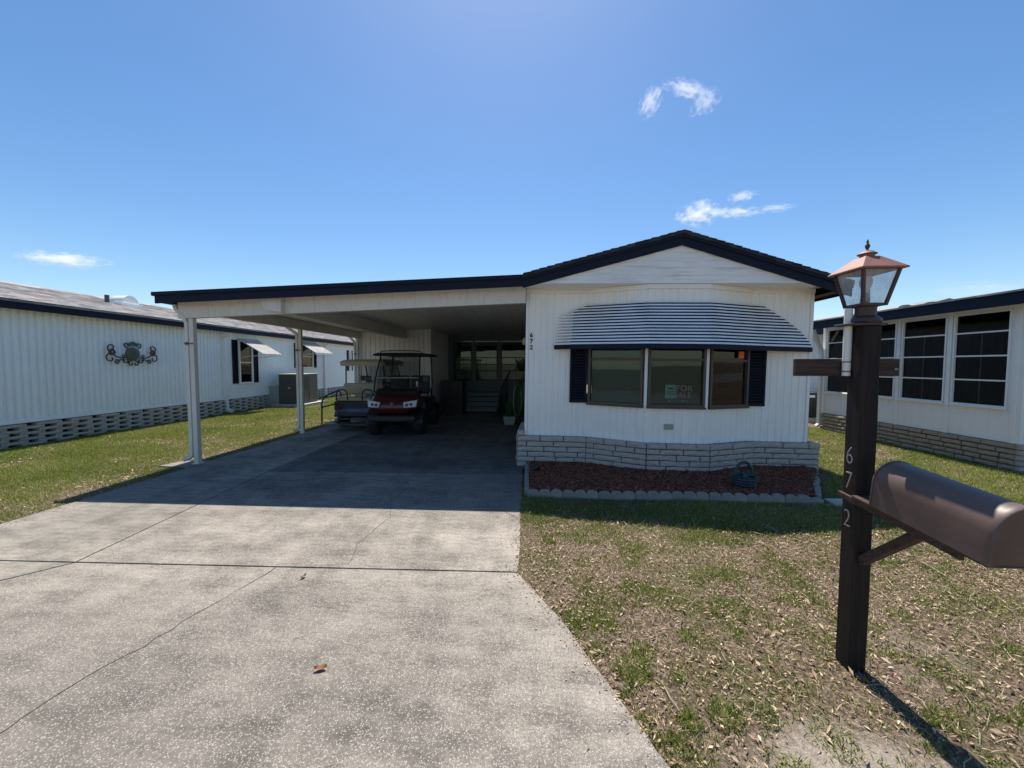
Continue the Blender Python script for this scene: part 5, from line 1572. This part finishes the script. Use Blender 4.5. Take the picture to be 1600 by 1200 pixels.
spt = thing('garden_spotlight', 'small black garden spotlight in the mulch beside the driveway corner', 'spotlight', (.10, 5.45, .08))
obj('housing', MB(Matrix.Translation((.12, 5.45, .13)) @ Matrix.Rotation(R(60), 4, 'Y')).lathe([(.02, -.06), (.035, -.05), (.045, .04), (.048, .05), (.04, .052), (.0, .045)], (0, 0, 0), 14), M['blackplastic'], spt, smooth=True)
obj('stake', MB().tube([(.10, 5.45, -.02), (.10, 5.45, .10)], .012, 6), M['blackplastic'], spt)

# single fallen leaves on the driveway
def one_leaf(x, y, a, l, w, colr, label):
    m_ = MB(Matrix.Translation((x, y, .004)) @ Matrix.Rotation(a, 4, 'Z'))
    n = 6
    top, bot = [], []
    vs, fs = [], []
    for k in range(n + 1):
        t = k / n
        ww = w * math.sin(math.pi * min(.98, max(.04, t))) ** .7
        zc = .001 + .009 * (t - .5) ** 2 * 4
        vs += [(l * (t - .5), -ww / 2, zc + .010), (l * (t - .5), 0, zc), (l * (t - .5), ww / 2, zc + .012)]
    for k in range(n):
        for q in range(2):
            fs.append((k * 3 + q, k * 3 + q + 1, k * 3 + q + 4, k * 3 + q + 3))
    m_.add(vs, fs)
    single('fallen_leaf', m_, pm('leaf_' + label[:5], colr, .6, var=.25, scale=60), label, 'leaf', 'fallen leaves on the driveway')
one_leaf(-1.084, 1.894, .3, .062, .030, (.34, .17, .085), 'curled tan leaf lying alone in the middle of the driveway apron')
one_leaf(-1.684, 2.743, 1.2, .045, .026, (.34, .24, .15), 'flat pale leaf lying just below the driveway joint')

# ================================================================== grass, dry thatch, leaf litter
def in_drive(x, y, pad=0.0):
    right = np.interp(y, [-3, -.9, .6, 1.47, 1.985, 2.40, 2.89, 5.55, 6.1], [2.2, 1.9, 1.0, .575, .36, .19, -.075, -.075, 0])
    left = np.interp(y, [-3, .5, 1.1, 2.88, 15.2], [-6.0, -5.6, -5.42, -5.33, -5.30])
    return (x > left - pad) & (x < right + pad) & (y < 15.2)
BEDO = [(-.03, 6.3), (-.03, 4.62), (3.46, 4.53), (4.28, 5.74), (4.4, 6.3)]
def blocked(x, y):
    return in_drive(x, y, .005) | in_poly(x, y, BEDO) | ((x > -.2) & (x < 4.42) & (y > 5.6)) | (x > 7.36) & (y > 6.0) | (x < -10.07) | ((x > -9.86) & (x < -8.6) & (y > 14.3) & (y < 15.96)) | ((x > 3.5) & (x < 4.07) & (y > 4.45) & (y < 4.67)) | ((x > -5.86) & (x < -5.3) & (y > 5.72) & (y < 6.15))
def cover(x, y):
    """0..1 green cover of the lawn"""
    f = fbm(x, y, 1.3, 3)
    f2 = fbm(x, y, 4.5, 9)
    left = x < -4
    g_left = np.clip(1.15 + (-(x) - 7.4) * .40, .28, 1.25) * (1.0 - .7 * np.clip((f - .56) * 6, 0, 1)) * (.55 + .75 * f2)
    shade = np.clip((y - 3.55) * 2.2, 0, 1) * np.clip((5.2 - y) * 4, 0, 1)
    g_front = .13 + .85 * np.clip((f2 - .49) * 6, 0, 1) * np.clip((f - .30) * 4, 0, 1) + .65 * shade * (.4 + f2)
    g_front = g_front * (1 - .55 * np.clip((1.9 - y) * 1.5, 0, 1) * (f2 < .6))
    g_strip = (.95 - .9 * np.clip((f - .60) * 7, 0, 1)) * (.55 + .7 * f2)
    strip = np.clip((x - 3.6) * 1.0, 0, 1) * np.clip((y - 4.2) * 1.2, 0, 1)
    strip = np.maximum(strip, np.clip((y - 3.9) * 1.2, 0, 1) * np.clip((x - 4.4) * 1.2, 0, 1))
    gr = g_front * (1 - strip) * (1 - .8 * sand(x, y)) + g_strip * strip
    return np.clip(np.where(left, g_left, gr), 0, 1)
def scatter(n, x0, x1, y0, y1, dens):
    x = rng.uniform(x0, x1, n); y = rng.uniform(y0, y1, n)
    k = ~blocked(x, y)
    x, y = x[k], y[k]
    k = rng.uniform(0, 1, len(x)) < dens(x, y)
    return x[k], y[k]
def lz(x, y): return lawn_z(x, y) - .004
def grass_patch(name, n, box, h, w, label, mat='grass', dens=cover, lean=(.2, .95), tint=(.5, .2)):
    x, y = scatter(n, *box, dens)
    m = len(x)
    hh = rng.uniform(h[0], h[1], m) * (.65 + .7 * fbm(x, y, 2.0, 31))
    t = np.clip(rng.normal(tint[0], tint[1], m) + .5 * (fbm(x, y, .9, 17) - .5) + np.where(rng.uniform(0, 1, m) < .08, .45, 0), 0, 1)
    blades(name, x, y, lz(x, y), hh, rng.uniform(w[0], w[1], m), rng.uniform(lean[0], lean[1], m), t, M[mat], label)
grass_patch('grass', 300000, (-10.1, -5.25, 2.2, 9.5), (.022, .055), (.004, .008), 'green and worn grass of the side lawn left of the driveway', tint=(.62, .2))
grass_patch('grass', 170000, (-10.1, -5.25, 9.5, 23.5), (.03, .06), (.008, .014), 'green grass of the side lawn beside the carport', tint=(.62, .2))
grass_patch('grass', 420000, (-.1, 7.2, .2, 4.9), (.018, .055), (.003, .006), 'patchy green grass of the dry front lawn')
grass_patch('grass', 170000, (3.4, 7.45, 4.4, 13.0), (.025, .06), (.005, .010), 'bright green grass between the two houses on the right', tint=(.68, .2))
dry_d = lambda x, y: np.clip(.95 - .75 * cover(x, y), .1, 1) * (.35 + .9 * fbm(x, y, 2.4, 41)) * (1 - .85 * sand(x, y))
grass_patch('dry_grass', 105000, (-.1, 7.2, .2, 5.0), (.02, .07), (.0025, .005), 'dry straw thatch lying over the front lawn', 'dry', dry_d, (.80, .99), (.5, .25))
grass_patch('dry_grass', 60000, (-10.1, -5.25, 2.2, 14), (.02, .06), (.004, .008), 'dry straw thatch in the worn parts of the side lawn', 'dry', dry_d, (.75, .99), (.5, .25))
grass_patch('dry_grass', 26000, (3.4, 7.45, 4.4, 12.0), (.02, .06), (.004, .008), 'dry straw between the two houses on the right', 'dry', dry_d, (.75, .99), (.5, .25))
# tufts: clumps of long blades
def tufts(spots, label):
    X_, Y_, H_ = [], [], []
    for cx, cy, r, n, h in spots:
        a = rng.uniform(0, 6.28, n); q = r * np.sqrt(rng.uniform(0, 1, n))
        X_.append(cx + q * np.cos(a)); Y_.append(cy + q * np.sin(a)); H_.append(rng.uniform(.4, 1, n) * h)
    x, y, h = map(np.concatenate, (X_, Y_, H_))
    k = ~blocked(x, y)
    x, y, h = x[k], y[k], h[k]
    m = len(x)
    blades('grass_tufts', x, y, lz(x, y), h, rng.uniform(.0025, .0065, m), rng.uniform(.3, .98, m), np.clip(rng.normal(.58, .3, m), 0, 1), M['grass'], label)
sp = [(1.9, 1.75, .08, 160, .06), (2.3, 1.62, .07, 140, .055), (1.35, 2.6, .08, 150, .05), (.75, 2.75, .08, 150, .05), (1.6, 3.0, .09, 170, .05), (.45, 3.1, .08, 140, .05), (2.4, 2.5, .08, 150, .05), (.56, 1.99, .10, 260, .085), (.66, 2.12, .07, 150, .06), (.74, 1.70, .06, 170, .075), (.92, 1.74, .08, 240, .07), (.78, 1.95, .05, 110, .05), (.30, 2.42, .07, 160, .06), (1.10, 1.75, .07, 160, .055), (1.32, 1.62, .09, 180, .055), (.95, 2.25, .06, 120, .05), (.62, 1.62, .05, 90, .05), (1.05, 1.50, .09, 200, .06), (.85, 1.45, .06, 90, .05)]
r_ = random.Random(15)
for k in range(420):
    tx, ty = r_.uniform(.05, 6.5), 4.6 - 3.3 * r_.random() ** 1.3
    if float(fbm(np.array([tx]), np.array([ty]), 1.5, 61)[0]) < .46: continue
    for j in range(r_.randint(1, 4)):
        sp.append((tx + r_.uniform(-.12, .12), ty + r_.uniform(-.1, .1), r_.uniform(.015, .07), r_.randint(15, 70), r_.uniform(.018, .045)))
tufts(sp, 'green weed tufts dotted over the dry front lawn')
# leaf litter
x, y = scatter(62000, -.05, 7.0, .4, 4.6, lambda x, y: np.clip(.35 + 1.1 * (fbm(x, y, 1.1, 51) - .4) + .25 * np.clip(x - 1, 0, 1), .05, 1) * (1 - .85 * sand(x, y)))
leaves('leaf_litter', x, y, lz(x, y) + rng.uniform(.004, .022, len(x)), rng.uniform(.008, .036, len(x)), rng.uniform(.004, .013, len(x)), rng.beta(1.2, 1.5, len(x)), M['leaf'], 'dead leaves scattered over the dry front lawn')
x, y = scatter(5200, -10, -5.3, 2.4, 14, lambda x, y: np.clip(.1 + 1.2 * (1 - cover(x, y)) - .25, .02, 1))
leaves('leaf_litter', x, y, lz(x, y) + rng.uniform(.01, .03, len(x)), rng.uniform(.02, .06, len(x)), rng.uniform(.012, .026, len(x)), rng.beta(2.4, 1.6, len(x)), M['leaf'], 'dead leaves along the driveway edge of the side lawn')
x, y = scatter(2600, 4.3, 7.4, 4.6, 12, lambda x, y: np.clip(.15 + 1.2 * (1 - cover(x, y)) - .25, .03, 1))
leaves('leaf_litter', x, y, lz(x, y) + rng.uniform(.01, .03, len(x)), rng.uniform(.02, .06, len(x)), rng.uniform(.012, .026, len(x)), rng.beta(2.4, 1.6, len(x)), M['leaf'], 'dead leaves on the grass strip between the houses')
x, y = scatter(1100, .1, 5.5, .9, 4.3, lambda x, y: np.clip(fbm(x, y, 1.7, 71) * 1.6 - .45, .03, 1))
leaves('leaf_litter', x, y, lz(x, y) + rng.uniform(.010, .03, len(x)), rng.uniform(.03, .055, len(x)), rng.uniform(.012, .022, len(x)), rng.beta(1.6, 2.2, len(x)), M['leaf'], 'larger curled dead leaves among the litter of the front lawn', .6, .5)
n = 900
yy = rng.uniform(.6, 5.5, n)
xr = np.interp(yy, [-3, -.9, .6, 1.47, 1.985, 2.40, 2.89, 5.55], [2.2, 1.9, 1.0, .575, .36, .19, -.075, -.075]) - rng.exponential(.045, n) + .01
n2 = 700
yl = rng.uniform(2.0, 9.5, n2)
x2 = -5.30 + rng.exponential(.06, n2)
x, y = np.concatenate([xr, x2]), np.concatenate([yy, yl])
leaves('leaf_litter', x, y, np.full(len(x), .003), rng.uniform(.006, .03, len(x)), rng.uniform(.003, .010, len(x)), rng.beta(1.3, 2.0, len(x)), M['leaf'], 'crumbs of leaf and soil strewn along the driveway edges', .3, .2)
# twigs
m_ = MB()
r_ = random.Random(22)
for k in range(170):
    cx, cy = r_.uniform(.2, 4.5), r_.uniform(1.1, 4.2)
    if bool(blocked(np.array([cx]), np.array([cy]))[0]): continue
    a, l = r_.uniform(0, 6.28), r_.uniform(.05, .22)
    b_ = r_.uniform(-.5, .5)
    z = float(lawn_z(np.array([cx]), np.array([cy]))[0]) + .012
    m_.tube([(cx, cy, z), (cx + l * .5 * math.cos(a), cy + l * .5 * math.sin(a), z + r_.uniform(.0, .02)), (cx + l * math.cos(a + b_), cy + l * math.sin(a + b_), z)], r_.uniform(.0012, .0028), 4)
twig_m = pm('pale_twig', (.40, .33, .24), .8, var=.3, scale=20)
o = obj('twigs', m_, twig_m, kind='stuff')
o['label'] = 'thin pale twigs lying on the dry front lawn'

# ================================================================== small clouds
def cloud_mat(seed, dens):
    m = bpy.data.materials.new('cloud_vapour')
    m.use_nodes = True
    nt = m.node_tree
    nt.nodes.clear()
    out = nt.nodes.new('ShaderNodeOutputMaterial')
    pv = nt.nodes.new('ShaderNodeVolumePrincipled')
    pv.inputs['Color'].default_value = (.97, .98, 1, 1)
    pv.inputs['Anisotropy'].default_value = .2
    tc = nt.nodes.new('ShaderNodeTexCoord')
    ln = N(nt, 'ShaderNodeVectorMath', operation='LENGTH')
    nt.links.new(tc.outputs['Object'], ln.inputs[0])
    mp = nt.nodes.new('ShaderNodeMapping')
    mp.inputs['Location'].default_value = (seed * 7.3, seed * 3.1, seed)
    mp.inputs['Scale'].default_value = (1.5, 1.0, 1.0)
    nt.links.new(tc.outputs['Object'], mp.inputs[0])
    n = N(nt, 'ShaderNodeTexNoise', Scale=2.2, Detail=8.0, Roughness=.68)
    nt.links.new(mp.outputs[0], n.inputs['Vector'])
    a = N(nt, 'ShaderNodeMath', operation='MULTIPLY_ADD')
    nt.links.new(ln.outputs['Value'], a.inputs[0]); a.inputs[1].default_value = -.62
    am = N(nt, 'ShaderNodeMath', operation='MULTIPLY_ADD')
    nt.links.new(n.outputs[0], am.inputs[0]); am.inputs[1].default_value = 2.3; am.inputs[2].default_value = -.68
    nt.links.new(am.outputs[0], a.inputs[2])
    b = N(nt, 'ShaderNodeMapRange')
    nt.links.new(a.outputs[0], b.inputs[0])
    b.inputs[1].default_value = .03; b.inputs[2].default_value = .45
    b.inputs[3].default_value = 0; b.inputs[4].default_value = dens
    nt.links.new(b.outputs[0], pv.inputs['Density'])
    nt.links.new(pv.outputs[0], out.inputs['Volume'])
    return m
clouds = [((.246, .811, .531), 11, 16, 30, 'small wispy cloud leftmost of the three high above the roof'), ((.309, .785, .536), 27, 9, 24, 'streak shaped cloud at the top of the high three above the roof'), ((.343, .788, .512), 16, 11, -20, 'small ragged cloud lowest of the high three above the roof'),
          ((.372, .868, .331), 27, 14, 0, 'brightest puffy cloud just above the roof ridge'), ((.440, .828, .349), 16, 6, 0, 'tiny flat cloud highest of the four low ones above the roof'), ((.435, .841, .322), 28, 7, 8, 'stretched thin cloud right of the bright puff'), ((.496, .809, .317), 20, 4.5, 5, 'thin sliver cloud farthest right of the low four'),
          ((-.767, .616, .177), 30, 7, -4, 'low flat cloud above the roof of the long pale house'), ((.74, .661, .124), 40, 9, 8, 'faint low cloud above the sunroom roof')]
for i, (d, w, h, ang, lab) in enumerate(clouds):
    d = Vector(d).normalized()
    m_ = MB().ball((0, 0, 0), 1, 1, 1, 16, 10)
    dens = .09 if i in (3, 4, 7) else (.010 if i == 8 else .05)
    o = single('cloud', m_, cloud_mat(i + 1, dens), lab, 'cloud', 'small fair weather clouds')
    qx = d.to_track_quat('Y', 'Z').to_matrix().to_4x4()
    o.matrix_world = Matrix.Translation(d * 600) @ qx @ Matrix.Rotation(R(ang), 4, 'Y') @ Matrix.Diagonal((w * 1.25, max(h, w * .6), h * 1.3, 1))
